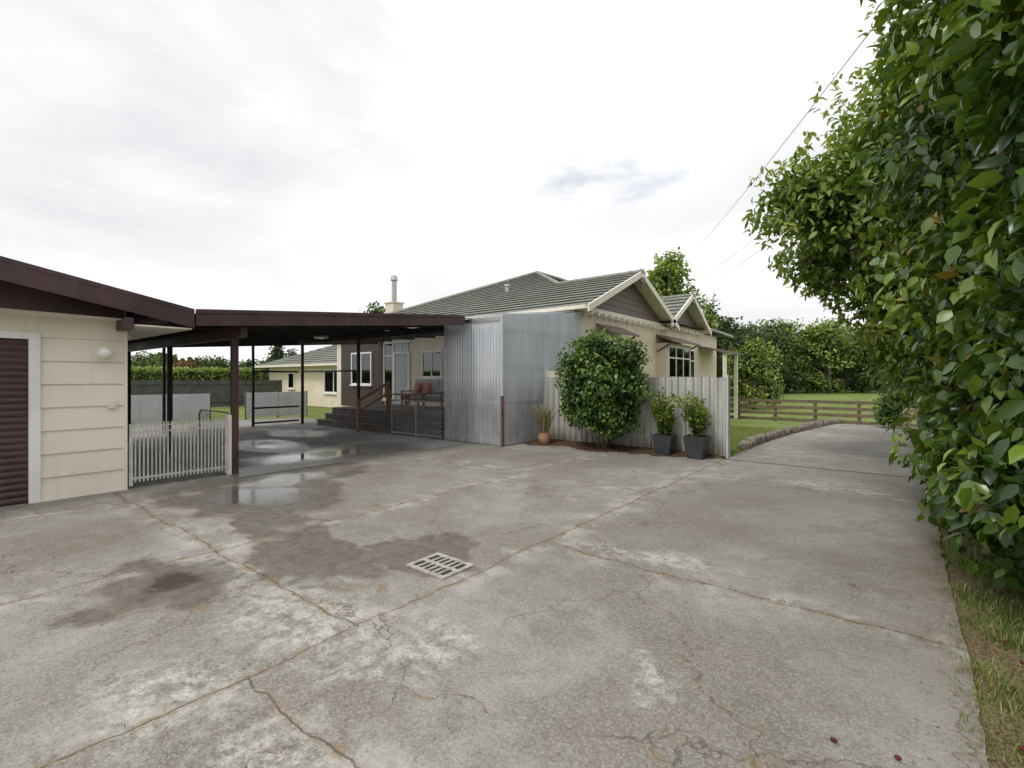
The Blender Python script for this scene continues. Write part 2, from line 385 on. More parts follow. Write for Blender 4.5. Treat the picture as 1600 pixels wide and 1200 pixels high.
def lump_leaves(lump,n,size,near,width=1.0,droop=.3,yellow=.02,inner=.55,bump=.2,shell=.35):
    cx,cy,cz,rx,ry,rz=lump
    d=norm(RNG.normal(size=(n,3)))
    ph=RNG.uniform(0,6.28,6)
    f=1+bump*(np.sin(d[:,0]*4.1+ph[0])*np.sin(d[:,1]*3.7+ph[1])+.8*np.sin(d[:,2]*5.3+ph[2]+d[:,0]*3)+.6*np.sin(d[:,1]*9+ph[3])*np.sin(d[:,2]*8+ph[4]))
    depth=RNG.random(n)**1.7
    r=f*(1.04-shell*depth)
    pos=np.array([cx,cy,cz])+d*r[:,None]*np.array([rx,ry,rz])
    lo=-.5 if cy>14 else .10
    pos[:,2]=np.where(pos[:,2]<lo,lo+RNG.random(n)*.15,pos[:,2])
    long=d*.45+RNG.normal(size=(n,3))*.6-np.array([0,0,droop])
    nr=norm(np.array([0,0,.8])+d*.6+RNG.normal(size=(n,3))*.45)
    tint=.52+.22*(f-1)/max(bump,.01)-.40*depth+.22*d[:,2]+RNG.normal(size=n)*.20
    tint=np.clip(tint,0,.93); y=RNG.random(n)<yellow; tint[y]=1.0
    s=size*RNG.uniform(.6,1.2,n)
    return leaf_arrays(pos,long,nr,s,width,tint,near)
def core_of(lumps,k=.66):  # dark blobs added inside the crown to block light through it
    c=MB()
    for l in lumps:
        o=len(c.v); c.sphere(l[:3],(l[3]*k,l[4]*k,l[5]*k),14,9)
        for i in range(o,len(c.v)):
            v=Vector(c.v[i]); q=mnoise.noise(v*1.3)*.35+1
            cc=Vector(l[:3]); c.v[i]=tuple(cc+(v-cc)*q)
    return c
def tree(name,label,cat,base,lumps,n,size,mat,near=False,trunk_r=.15,stems=1,group=None,width=1.,yellow=.01,droop=.3,corek=.6,bump=.2,shell=.4):
    root=thing(name,label,cat,base,group)
    tr=MB(); b=Vector(base)
    for s in range(stems):
        off=Vector((random.uniform(-1,1)*.12*(stems>1),random.uniform(-1,1)*.12*(stems>1),0))
        main=lumps[0] if stems==1 else lumps[s%len(lumps)]
        top=Vector(main[:3]); 
        pts=[b+off,(b+off).lerp(top,.35)+Vector((random.uniform(-.1,.1),random.uniform(-.1,.1),0))*top.z*.15,(b+off).lerp(top,.7),top]
        tr.tube(pts,[trunk_r*1.25,trunk_r,trunk_r*.7,trunk_r*.35],8)
        if s==0:
            st=pts[1]
            for l in lumps[1:]:
                e=Vector(l[:3]); mid=st.lerp(e,.5)+Vector((0,0,.15*l[5]))
                tr.tube([st,mid,e],[trunk_r*.6,trunk_r*.4,trunk_r*.15],6)
                for q in range(2):
                    e2=e+Vector((random.uniform(-1,1)*l[3],random.uniform(-1,1)*l[4],random.uniform(-.4,.9)*l[5]))*.75
                    tr.tube([mid,mid.lerp(e2,.5)+Vector((0,0,.1)),e2],[trunk_r*.3,trunk_r*.2,trunk_r*.07],5)
    part('trunk',tr,M_bark,root,smooth=True)
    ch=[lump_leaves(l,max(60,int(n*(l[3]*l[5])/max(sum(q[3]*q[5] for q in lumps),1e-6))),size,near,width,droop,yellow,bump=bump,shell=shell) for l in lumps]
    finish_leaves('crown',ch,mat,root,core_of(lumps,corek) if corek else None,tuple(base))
    return root

EYE=(7.33,-8.74); FW=(-.627,.779); RT=(.779,.627)
def rel(r,f): return (EYE[0]+RT[0]*r+FW[0]*f, EYE[1]+RT[1]*r+FW[1]*f)
def hz(y):
    t=min(1,max(0,(y-11.5)/6)); return -.5*t*t*(3-2*t)
# ------------------------------------------------------------------ ground
g=MB(); ys=[-600,-100,-30,0,8,11.5]+[11.5+.5*i for i in range(1,13)]+[20,40,100,300,900]; xs=[-900,-100,-30,0,30,100,900]
for y in ys:
    for x in xs: g.v.append((x,y,hz(y)-.02))
nx=len(xs)
for j in range(len(ys)-1):
    for i in range(nx-1): g.f.append((j*nx+i,j*nx+i+1,(j+1)*nx+i+1,(j+1)*nx+i)); g.m.append(0)
structure('ground',g,M_grass,'green grassy ground stretching to the horizon','ground')
d=MB()
def edge(y,s): return .07*mnoise.noise(Vector((y*1.3,s,0)))+.035*mnoise.noise(Vector((y*6,s,3)))
rows=[]
y=-30.
while y<=1.45:
    rows.append((y,-12.6,7.63+edge(y,1))); y+=.1
yy=1.45; rows2=[]
while yy<=12.8:
    t=max(0,(yy-3.4)/9); rows2.append((yy,4.6+1.0*t**1.6+edge(yy,4),7.69+edge(yy,1)+.1*t)); yy+=.1
for R in (rows,rows2):
    o=len(d.v)
    for (y,a,b) in R: d.v+= [(a,y,hz(y)),(b,y,hz(y))]
    for i in range(len(R)-1): d.f.append((o+2*i,o+2*i+1,o+2*i+3,o+2*i+2)); d.m.append(0)
structure('driveway',d,M_conc,'cracked weathered grey concrete driveway and yard','driveway')
c=MB(); c.quad((-9.7,-5.45,.006),(-1.0,-5.45,.006),(-1.0,-.06,.006),(-9.7,-.06,.006))
structure('carport_floor',c,M_conc2,'smooth damp concrete slab under the carport','floor')
b=MB(); 
N=26
for i in range(N+1):
    x=-.0+4.4*i/N; w=.75+.2*math.sin(i*.7)+.15*random.random()-(.35 if i>17 else 0)
    b.v+= [(x,1.6-w,.005),(x,1.62-w*.6,.03),(x,1.62,.06)]
for i in range(N):
    for k in range(2): b.f.append((3*i+k,3*i+3+k,3*i+4+k,3*i+1+k)); b.m.append(0)
structure('garden_bed',b,M_litter,'narrow bed of brown soil and leaf litter','garden bed')

# ------------------------------------------------------------------ garage
G=thing('garage','cream weatherboard garage with maroon roller door and roof trim','garage',(-1.4,-9.5,0))
w=MB()
nb=8; bh=2.45/nb
def boards(y0,y1,z0=0,z1=2.45):
    k=int(round((z1-z0)/bh))
    for i in range(k):
        za=z0+i*bh; zb=za+bh
        w.add([(-1.380,y0,za),(-1.380,y1,za),(-1.405,y1,zb),(-1.405,y0,zb)],[(0,1,2,3)])
        w.add([(-1.41,y0,za),(-1.41,y1,za),(-1.380,y1,za),(-1.380,y0,za)],[(0,1,2,3)])
boards(-7.70,-6.81)
w.box(-1.41,-1.39,-10.4,-7.69,2.19,2.45)
boards(-12.2,-10.4)
w.box(-8,-1.42,-6.83,-6.80,0,2.6); w.box(-8,-7.97,-12.2,-6.83,0,2.6); w.box(-8,-1.42,-12.2,-12.17,0,2.6)
w.box(-1.43,-1.37,-6.825,-6.785,0,2.45)
part('wall',w,M_board,G)
tr=MB(); tr.box(-1.42,-1.355,-7.80,-7.69,0,2.2); tr.box(-1.42,-1.355,-10.5,-10.39,0,2.2); tr.box(-1.42,-1.357,-10.39,-7.80,2.11,2.2)
part('door_frame',tr,M_white,G,bevel=.004)
dr=MB(); n=200
for i in range(n+1):
    z=2.11*i/n; x=-1.43+.016*abs(math.sin(math.pi*z/.085)); dr.v+= [(x,-10.39,z),(x,-7.80,z)]
for i in range(n): dr.f.append((2*i,2*i+1,2*i+3,2*i+2)); dr.m.append(0)
part('roller_door',dr,M_maroon,G)
def gz(y): return 2.60+.2*(-6.1-y) if y>-9.6 else 3.30-.2*(-9.6-y)
gb=MB(); 
gb.add([(-1.38,-12.2,2.44),(-1.38,-6.82,2.44),(-1.38,-6.82,gz(-6.82)-.06),(-1.38,-9.6,3.24),(-1.38,-12.2,gz(-12.2)-.06)],[(0,1,2,3,4)])
part('gable_panel',gb,M_maroon,G,label='dark maroon gable infill')
gr=MB()
for a,b_ in ((-12.8,-9.6),(-9.6,-6.1)):
    for zo,x0,x1 in ((0,-8.4,-.93),(-.05,-8.4,-.95)):
        gr.quad((x0,a,gz(a)+zo),(x1,a,gz(a)+zo),(x1,b_,gz(b_)+zo),(x0,b_,gz(b_)+zo),m=0)
part('roof',gr,M_roofmetal,G)
for a,b_ in ((-12.8,-9.6),(-9.6,-6.08)):
    fa=MB(); za,zb=gz(a)+.02,gz(b_)+.02
    fa.add([(-.95,a,za-.25),(-.95,b_,zb-.25),(-.95,b_,zb),(-.95,a,za),(-.92,a,za-.25),(-.92,b_,zb-.25),(-.92,b_,zb),(-.92,a,za)],[(0,1,2,3),(7,6,5,4),(0,4,5,1),(3,2,6,7),(1,5,6,2),(0,3,7,4)])
    fa.add([(-.915,a,za-.03),(-.915,b_,zb-.03),(-.915,b_,zb+.03),(-.915,a,za+.03),(-.99,a,za-.03),(-.99,b_,zb-.03),(-.99,b_,zb+.03),(-.99,a,za+.03)],[(0,1,2,3),(7,6,5,4),(0,4,5,1),(3,2,6,7),(1,5,6,2),(0,3,7,4)])
    part('fascia',fa,M_maroon,G)
so=MB(); so.box(-8.2,-.96,-6.80,-6.1,2.34,2.36); so.quad((-1.37,-12.4,2.50),(-.96,-12.4,2.50),(-.96,-6.8,2.42),(-1.37,-6.8,2.42))
part('soffit',so,M_trim,G)
dp=MB(); dp.tube([(-1.5,-6.74,2.22),(-2.0,-6.72,2.2),(-4.5,-6.4,2.26)],.035,10)
part('downpipe',dp,M_trim,G,smooth=True)
be=MB(); be.box(-1.36,-.9,-6.92,-6.82,2.28,2.44); part('roof_beam',be,M_maroon,G,bevel=.006)
lm=MB(); lm.sphere((-1.26,-7.06,1.96),.085,24,14,0); lm.tube([(-1.39,-7.06,1.98),(-1.30,-7.06,1.98)],.045,14,1)
part('wall_lamp',lm,[M_globe,M_white],G,smooth=True,label='round opal globe wall lamp')
sw=MB(); sw.box(-1.39,-1.35,-7.0,-6.91,1.18,1.29); sw.box(-1.35,-1.343,-6.975,-6.935,1.21,1.26); part('switch_box',sw,M_trim,G,bevel=.006)

# ------------------------------------------------------------------ carport
CP=thing('carport','low maroon-edged timber carport between garage and house','carport',(-5,-3,0))
def cz(y): return 2.60+(y+6.1)*.0862
rf=MB(); n=140
for i in range(n+1):
    x=-9.7+(8.75)*i/n; z=.010*math.sin(i*math.pi/2)
    rf.v+= [(x,-6.1,cz(-6.1)+z-.02),(x,-.02,cz(-.02)+z-.02)]
for i in range(n): rf.f.append((2*i,2*i+2,2*i+3,2*i+1)); rf.m.append(0)
rf.quad((-9.7,-.02,cz(0)-.02),(-1.97,-.02,cz(0)-.02),(-1.97,1.0,3.20),(-9.7,1.0,3.20))
part('roof',rf,M_roofmetal,CP)
rf=MB(); rf.quad((-9.7,1.02,3.20),(-2.03,1.02,3.20),(-2.03,3.55,3.30),(-9.7,3.55,3.30)); part('added_clear_sheet',rf,M_plastic,CP)  # clear strip added to let daylight down onto the deck
def fasc(p,q,dz=.22,t=.03):
    (x0,y0,z0),(x1,y1,z1)=p,q
    ff.add([(x0,y0,z0-dz),(x1,y1,z1-dz),(x1,y1,z1),(x0,y0,z0),(x0+t,y0+t*.1,z0-dz),(x1+t,y1+t*.1,z1-dz),(x1+t,y1+t*.1,z1),(x0+t,y0+t*.1,z0)],[(0,1,2,3),(7,6,5,4),(0,4,5,1),(3,2,6,7),(1,5,6,2),(0,3,7,4)])
ff=MB(); fasc((-.95,-6.06,cz(-6.1)+.02),(-.95,-.35,cz(-.35)+.02)); fasc((-.935,-6.06,cz(-6.1)+.05),(-.935,-.35,cz(-.35)+.05),.06,.03); part('fascia',ff,M_maroon,CP)
ff=MB(); fasc((-9.73,-6.1,cz(-6.1)),(-9.73,3.5,3.28)); part('fascia',ff,M_maroon,CP)
ff=MB(); ff.box(-1.95,-.93,-.34,-.30,cz(-.3)-.14,cz(-.3)+.02); part('fascia',ff,M_maroon,CP)
bm=MB(); bm.box(-9.6,-1.05,-5.37,-5.27,2.28,2.48); part('beam',bm,M_maroon,CP,bevel=.006)
bm=MB(); bm.box(-9.6,-2.0,-.04,.05,2.83,3.0); part('beam',bm,M_dark,CP)
for x in (-9.4,-8.2,-7.0,-5.8,-4.6,-3.4,-2.2,-1.2):
    bm=MB(); bm.beam((x,-6.05,cz(-6.05)-.10),(x,-.1,cz(-.1)-.10),.045,.13); part('rafter',bm,M_dark,CP)
for x in (-8.8,-7.4,-6.2,-5.0,-3.8,-2.6):
    bm=MB(); bm.beam((x,.06,3.0),(x,3.5,3.18),.045,.12); part('rafter',bm,M_dark,CP)
P=[(-1.44,-5.32,2.3,.10,M_maroon),(-4.7,-5.32,2.3,.085,M_dark),(-7.8,-5.32,2.3,.085,M_dark),(-5.85,.0,2.83,.08,M_dark),(-9.3,.0,2.83,.08,M_dark),(-9.5,-1.6,2.9,.07,M_dark),(-9.5,-4.1,2.6,.07,M_dark)]
for x,y,z,s,m in P:
    pm=MB(); pm.box(x-s/2,x+s/2,y-s/2,y+s/2,0,z); part('post',pm,m,CP,bevel=.006)
for z in (.12,.62,1.85):
    r=MB(); r.box(-9.53,-9.47,-1.56,-.04,z-.03,z+.03); part('rail',r,M_dark,CP)
r=MB(); r.box(-9.26,-5.9,-.02,.02,1.83,1.88); part('rail',r,M_dark,CP)
cl=MB(); cl.box(-6.9,-6.55,-.9,-.6,2.86,2.95); part('ceiling_light',cl,M_globe,CP,bevel=.01)

# gate
GA=thing('picket_gate','grey white tubular picket gate between garage and carport post','gate',(-1.4,-6.75,0))
gm=MB(); yA,yB=-6.74,-5.46
gm.box(-1.415,-1.385,yA,yB,.13,.16); gm.box(-1.415,-1.385,yA,yB,.80,.83); gm.box(-1.415,-1.385,yA,yB,.895,.915)
for yq in (yA,yB): gm.box(-1.42,-1.38,yq-.02,yq+.02,.04,.94)
part('frame',gm,M_ironwhite,GA)
for i in range(25):
    y=yA+.05+i*(yB-yA-.07)/24; pm=MB(); pm.box(-1.40+.008,-1.40+.024,y-.009,y+.009,.09,.955); part('picket',pm,M_ironwhite,GA)
gp=MB(); gp.box(-1.47,-1.39,-5.45,-5.38,0,1.0); part('gate_post',gp,M_trim,GA,bevel=.005)
def chain(mb,p0,p1,z0,z1,sp,wd):
    a=Vector((*p0,0)); b=Vector((*p1,0)); L=(b-a).length; d=(b-a)/L; H=z1-z0
    s=-H
    while s<L:
        for sg in (1,-1):
            if sg==1: q0,q1=(s,z0),(s+H,z1)
            else: q0,q1=(s,z1),(s+H,z0)
            t0=max(0,-q0[0]/H) ; t1=min(1,(L-q0[0])/H)
            if t1>t0:
                A=(q0[0]+t0*H,q0[1]+(q1[1]-q0[1])*t0); B=(q0[0]+t1*H,q0[1]+(q1[1]-q0[1])*t1)
                pa=a+d*A[0]+Vector((0,0,A[1])); pb=a+d*B[0]+Vector((0,0,B[1]))
                mb.tube([pa,pb],wd/2,3,cap=False)
        s+=sp
GB=thing('wire_gate','open wire mesh gate with rounded tubular frame','gate',(-2.9,-5.0,0))
fm=MB(); fm.tube([(-2.2,-5.1,.08),(-2.2,-5.1,.9),(-2.3,-5.1,.98),(-3.6,-5.1,.98),(-3.7,-5.1,.9),(-3.7,-5.1,.08),(-2.2,-5.1,.08)],.016,8); part('frame',fm,M_galv,GB,smooth=True)
ms=MB(); chain(ms,(-2.2,-5.1),(-3.7,-5.1),.1,.95,.09,.005); part('mesh_infill',ms,M_galv,GB)

# ------------------------------------------------------------------ house
H=thing('house','cream bungalow with twin gables and lichened grey tiled roof','house',(-6.5,9,0))
hw=MB()
hw.box(-.2,0,3.6,14.0,0,3.72); hw.box(-13.0,-.2,3.6,3.8,0,3.72); hw.box(-13.0,-12.8,3.8,17,0,3.72); hw.box(-12.8,-.2,16.8,17,0,3.72); hw.box(-.2,0,14.0,17,0,3.72)
part('wall',hw,M_cream,H)
br=MB()
for i in range(26):
    x=-12.6+i*.122; br.box(x,x+.118,3.565,3.597,.4,3.22)
part('wall_cladding',br,M_clad,H,label='dark stained board cladding')
S=.43; Z0=3.70
def clip(poly,dv,lo,keep_above):
    out=[]
    n=len(poly)
    for i in range(n):
        p,q=poly[i],poly[(i+1)%n]; a=dv(p)-lo; b_=dv(q)-lo
        if not keep_above: a,b_=-a,-b_
        if a>=-1e-9: out.append(p)
        if (a>1e-9 and b_<-1e-9) or (a<-1e-9 and b_>1e-9):
            t=a/(a-b_); out.append((p[0]+(q[0]-p[0])*t,p[1]+(q[1]-p[1])*t))
    return out
def roof_plane(mb,poly,dv,z0,slope,mi,course=.34,lift=.045):
    dm=max(dv(p) for p in poly); k=0
    while k*course<dm:
        lo=k*course; hi=lo+course
        pc=clip(clip(poly,dv,lo,True),dv,hi,False)
        if len(pc)>=3:
            vs=[(p[0],p[1],z0+slope*dv(p)+lift*(1-(dv(p)-lo)/course)) for p in pc]
            mb.add(vs,[tuple(range(len(vs)))],mi)
            for i in range(len(pc)):
                p,q=pc[i],pc[(i+1)%len(pc)]
                if abs(dv(p)-lo)<1e-6 and abs(dv(q)-lo)<1e-6:
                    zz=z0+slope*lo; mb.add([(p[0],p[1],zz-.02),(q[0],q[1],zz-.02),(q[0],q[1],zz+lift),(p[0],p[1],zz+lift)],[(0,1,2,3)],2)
        k+=1
R=MB()
roof_plane(R,[(-13.6,3.3),(.5,3.3),(.5,6.76),(-2.86,6.76),(-6.5,10.4)],lambda p:p[1]-3.3,Z0,S,0)
roof_plane(R,[(.5,6.76),(.5,10.12),(-2.86,6.76)],lambda p:10.22-p[1],Z0,S,0)
roof_plane(R,[(-2.86,6.76),(.35,9.97),(.35,17.4),(-6.5,12.5),(-6.5,10.4)],lambda p:.6-p[0],Z0,S,1)
roof_plane(R,[(-13.6,3.3),(-6.5,10.4),(-6.5,12.5),(-13.6,17.4)],lambda p:p[0]+13.6,Z0,S,1)
roof_plane(R,[(-13.6,17.6),(.6,17.6),(-6.5,12.5)],lambda p:17.6-p[1],Z0,.598,0)
roof_plane(R,[(.5,9.56),(.5,11.93),(-2.7,11.93),(-2.7,9.56)],lambda p:p[1]-9.56,3.78,.56,0)
roof_plane(R,[(.5,11.93),(.5,14.3),(-2.7,14.3),(-2.7,11.93)],lambda p:14.3-p[1],3.78,.56,0)
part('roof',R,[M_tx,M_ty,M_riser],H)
def zr(d): return Z0+S*d+.045
for a,b_ in [((.55,6.76,zr(3.46)),(-2.86,6.76,zr(3.46))),((-13.6,3.3,zr(0)),(-6.5,10.4,zr(7.1))),((-6.5,10.4,zr(7.1)),(-6.5,12.5,zr(7.1))),((-6.5,10.4,zr(7.1)),(-2.86,6.76,zr(3.46))),((.55,11.93,5.14),(-2.7,11.93,5.14)),((-6.5,12.5,zr(7.1)),(.6,17.6,zr(0)))]:
    cp=MB(); a=Vector(a); b_=Vector(b_); L=(b_-a).length; k=int(L/.4)
    for i in range(k):
        p=a.lerp(b_,i/k); q=a.lerp(b_,(i+1.08)/k); cp.tube([p,q],[.085,.075],7)
    part('ridge_cap',cp,M_cap,H)
gu=MB(); gu.box(-13.7,.42,3.17,3.29,3.60,3.71); gu.box(-13.6,.42,3.29,3.6,3.60,3.615)
part('gutter',gu,M_trim,H)
def gable(ye,ya,yr,z0,za):
    inf=MB(); inf.add([(.03,ye+.25,z0+.02),(.03,yr-.25,z0+.02),(.03,ya,za-.12)],[(0,1,2)])
    zz=z0+.06
    while zz<za-.45:
        f=(zz+.2-z0)/(za-z0); a=ye+(ya-ye)*f+.25; b_=yr-(yr-ya)*f-.25
        if b_>a: inf.add([(.05,a,zz),(.05,b_,zz),(.034,b_,zz+.2),(.034,a,zz+.2)],[(0,1,2,3)])
        zz+=.2
    part('gable_infill',inf,M_brownroof,H,label='mauve brown shingled gable infill')
    for a,b_ in (((ye-.12,z0-.02),(ya,za+.03)),((ya,za+.03),(yr+.12,z0-.02))):
        bg=MB()
        vs=[(x,y,z+dz) for x in (.46,.53) for (y,z) in (a,b_) for dz in (-.20,0)]
        bg.add(vs,[(0,2,3,1),(4,5,7,6),(0,1,5,4),(2,6,7,3),(0,4,6,2),(1,3,7,5)],0)
        bg.quad((.0,a[0],a[1]-.10),(.461,a[0],a[1]-.10),(.461,b_[0],b_[1]-.10),(.0,b_[0],b_[1]-.10),m=0)
        part('bargeboard',bg,M_trim,H)
    tm=MB(); tm.box(.005,.10,ye+.1,yr-.1,z0-.13,z0+.03)
    y=ye+.45
    while y<yr-.4:
        tm.box(.002,.30,y-.04,y+.04,z0-.24,z0-.131); y+=.42
    part('bracket_course',tm,M_trim,H)
    fi=MB(); fi.box(.455,.545,ya-.16,ya+.16,za-.36,za-.19); fi.beam((.5,ya,za-.55),(.5,ya,za+.05),.05,.06); part('gable_bracket',fi,M_brownroof,H)
gable(3.3,6.76,10.1,3.72,5.22); gable(9.62,11.93,14.3,3.80,5.14)
def window(face,pl,s0,s1,z0,z1,mull=(),trans=None,curtain=False,fw=.06,mat=M_white,par=None):
    par=par or H
    def bx(mb,a,b_,c_,d_,n0,n1,m=0):
        if face=='x': mb.box(pl+n0,pl+n1,a,b_,c_,d_,m)
        else: mb.box(a,b_,pl-n1,pl-n0,c_,d_,m)
    f=MB(); bx(f,s0,s1,z0,z0+fw,.004,.07); bx(f,s0,s1,z1-fw,z1,.004,.07); bx(f,s0,s0+fw,z0+fw,z1-fw,.004,.07); bx(f,s1-fw,s1,z0+fw,z1-fw,.004,.07)
    for q in mull: bx(f,q-fw*.4,q+fw*.4,z0+fw,z1-fw,.006,.066)
    if trans: bx(f,s0+fw,s1-fw,trans-.025,trans+.025,.007,.064)
    wn=part('window',f,mat,par)
    k=MB(); bx(k,s0+fw,s1-fw,z0+fw,z1-fw,.004,.008); part('dark_room_sheet',k,M_black,wn)  # flat dark sheet painted as the unlit room behind the glass
    k=MB(); bx(k,s0+fw*.5,s1-fw*.5,z0+fw*.5,z1-fw*.5,.040,.044); part('glass',k,M_glass,wn)
    k=MB(); bx(k,s0-.05,s1+.05,z0-.06,z0-.002,.0,.11); part('sill',k,mat,wn)
    if curtain:
        L=s1-s0
        for a,b_ in ((s0+fw,s0+L*.34),(s1-L*.34,s1-fw)):
            k=MB(); n=24
            for i in range(n+1):
                s=a+(b_-a)*i/n; nn=.022+.010*math.sin(i*1.6)
                for z in (z0+fw,z1-fw): k.v.append((pl+nn,s,z) if face=='x' else (s,pl-nn,z))
            for i in range(n): k.f.append((2*i,2*i+2,2*i+3,2*i+1)); k.m.append(0)
            part('curtain',k,M_curtain,wn,smooth=True)
    return wn
bay=MB(); bay.box(.0,.42,9.3,11.9,.9,1.35); bay.box(.0,.42,9.3,11.9,2.88,2.98); bay.box(.0,.35,9.36,11.84,1.35,2.88); bay.box(0,.40,9.3,9.36,1.35,2.88); bay.box(0,.40,11.84,11.9,1.35,2.88)
part('bay',bay,M_cream,H)
window('x',.36,9.38,11.82,1.35,2.88,(10.2,11.0),2.42,True)
def hood(y0,y1,z,d=.75):
    h=MB()
    h.add([(0,y0,z+.30),(0,y1,z+.30),(d,y1+.15,z+.02),(d,y0-.15,z+.02),(0,y0,z+.24),(0,y1,z+.24),(d,y1+.15,z-.04),(d,y0-.15,z-.04)],[(0,1,2,3),(7,6,5,4),(0,3,7,4),(1,5,6,2),(3,2,6,7)])
    h.beam((.02,y0+.1,z-.35),(d-.1,y0,z-.03),.06,.06); h.beam((.02,y1-.1,z-.35),(d-.1,y1,z-.03),.06,.06)
    part('window_hood',h,M_brownroof,H)
hood(9.2,12.0,3.02); hood(4.5,6.2,3.02,.6)
window('x',0,4.6,6.1,1.4,2.95,(5.35,),2.45,True)
window('x',0,12.6,13.5,1.6,2.9,(),2.4,True)
pr=MB(); pr.add([(-.5,14.1,3.25),(1.3,14.1,2.85),(1.3,16.4,2.85),(-.5,16.4,3.25),(-.5,14.1,3.15),(1.3,14.1,2.75),(1.3,16.4,2.75),(-.5,16.4,3.15)],[(0,1,2,3),(7,6,5,4),(0,4,5,1),(1,5,6,2),(2,6,7,3)])
part('porch_roof',pr,M_brownroof,H)
for y in (14.3,16.2):
    q=MB(); q.box(1.05,1.2,y-.07,y+.07,-.3,2.8); part('porch_post',q,M_trim,H)
window('y',3.6,-7.0,-5.9,1.65,2.66,(-6.45,),None,False)
window('y',3.565,-11.7,-10.2,1.35,2.75,(-10.95,),None,True)
window('y',3.6,-9.4,-8.75,.75,3.1,(),2.55,False,fw=.07)
dr=MB(); dr.box(-8.75,-7.75,3.53,3.596,.6,.66); dr.box(-8.75,-7.75,3.53,3.596,2.6,2.67); dr.box(-8.75,-8.66,3.53,3.596,.66,2.6); dr.box(-7.84,-7.75,3.53,3.596,.66,2.6)
dr.box(-8.75,-7.75,3.53,3.596,3.04,3.1); dr.box(-8.28,-8.22,3.53,3.596,2.67,3.04)
do=part('door',dr,M_white,H,label='white door with diamond security lattice')
k=MB(); k.box(-8.66,-7.84,3.575,3.58,.66,2.6); k.box(-8.66,-7.84,3.575,3.58,2.67,3.04); part('door_panel',k,M_panel,do)
k=MB(); chain(k,(-8.66,3.55),(-7.84,3.55),.66,2.6,.16,.016); part('security_lattice',k,M_white,do)
k=MB(); k.sphere((-7.9,3.50,1.6),.03,10,6); part('handle',k,M_galv,do,smooth=True)
k=MB(); k.box(-12.2,-11.6,5.7,6.3,4.1,5.25); k.box(-12.25,-11.55,5.65,6.35,5.25,5.32); part('chimney',k,M_cream,H,bevel=.01)
k=MB(); k.tube([(-11.9,6,5.3),(-11.9,6,6.35)],.12,14); k.tube([(-11.9,6,6.38),(-11.9,6,6.44),(-11.9,6,6.62)],[.17,.17,.13],14); part('flue',k,M_galv,H,label='galvanised steel flue with cap')
k=MB(); k.tube([(-5.6,7,5.2),(-5.6,7,5.5)],.09,12); k.tube([(-5.6,7,5.5),(-5.6,7,5.58)],[.15,.10],12); part('roof_vent',k,M_galv,H)
k=MB(); k.tube([(-.12,3.35,3.6),(-.12,3.5,3.45),(-.06,3.52,.1)],.04,10); part('downpipe',k,M_trim,H,smooth=True)

WG=thing('house_wing','low cream rear wing with white windows and grey hip roof','house',(-20,9,0))
k=MB(); k.box(-25,-13.2,6,12,0,2.45); part('wall',k,M_cream,WG)
R=MB()
roof_plane(R,[(-25.6,5.4),(-13.0,5.4),(-13.0,9.2),(-21.8,9.2)],lambda p:p[1]-5.4,2.45,.4,0)
roof_plane(R,[(-25.6,5.4),(-21.8,9.2),(-25.6,13)],lambda p:p[0]+25.6,2.45,.4,1)
roof_plane(R,[(-25.6,13),(-13.0,13),(-13.0,9.2),(-21.8,9.2)],lambda p:13-p[1],2.45,.4,0)
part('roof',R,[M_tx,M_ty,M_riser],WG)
k=MB(); k.box(-25.7,-13.1,5.3,5.42,2.33,2.46); k.box(-25.6,-13.1,5.42,6,2.33,2.345); part('gutter',k,M_trim,WG)
window('y',5.996,-22.4,-21.6,1.0,2.0,(),None,False,.07,M_white,WG)
window('y',5.996,-18.2,-15.2,.8,2.1,(-17.2,-16.2),None,True,.08,M_white,WG)

# ------------------------------------------------------------------ deck
DK=thing('deck','dark weathered timber deck with wide front steps','deck',(-5,1.8,0))
k=MB(); y=.72
while y<3.55: k.box(-8.6,-2.0,y,y+.13,.54,.58); y+=.138
part('deck_boards',k,M_deck,DK)
for z,y0 in ((.38,.42),(.19,.12)):
    k=MB(); k.box(-8.6,-2.0,y0,y0+.145,z-.035,z); k.box(-8.6,-2.0,y0+.152,y0+.29,z-.035,z); k.box(-8.55,-2.05,y0+.03,y0+.05,z-.19,z-.036); part('step',k,M_deck,DK)
k=MB(); k.box(-8.58,-2.02,.73,.75,.05,.53); k.box(-8.6,-8.57,.75,3.5,.0,.53); part('skirt',k,M_deck,DK)
k=MB(); k.beam((-5.45,-.3,.92),(-5.45,.85,1.48),.045,.09); k.beam((-5.45,-.25,.62),(-5.45,.8,1.14),.035,.07); k.box(-5.49,-5.41,-.32,-.24,0,.92); k.box(-5.49,-5.41,.75,.83,.58,1.5); part('handrail',k,M_wood,DK,bevel=.005)
MG=thing('mesh_balustrade','low galvanised wire mesh barrier beside the deck steps','railing',(-3,-.1,0))
k=MB(); k.tube([(-4.05,-.1,0),(-4.05,-.1,1.0),(-1.98,-.1,1.0)],.02,8); k.tube([(-3.0,-.1,0),(-3.0,-.1,1.0)],.018,8); k.tube([(-4.05,-.1,.08),(-1.98,-.1,.08)],.015,8); part('frame',k,M_galv,MG)
k=MB(); chain(k,(-4.05,-.1),(-1.98,-.1),.08,1.0,.10,.006); part('mesh_infill',k,M_ironwhite,MG)
TB=thing('outdoor_table','slatted brown wooden outdoor table on the deck','table',(-5.2,1.4,.58))
k=MB(); 
for i in range(6): k.box(-5.75,-4.65,.98+i*.13,.98+i*.13+.12,1.08,1.12)
part('table_top',k,M_wood,TB,bevel=.004)
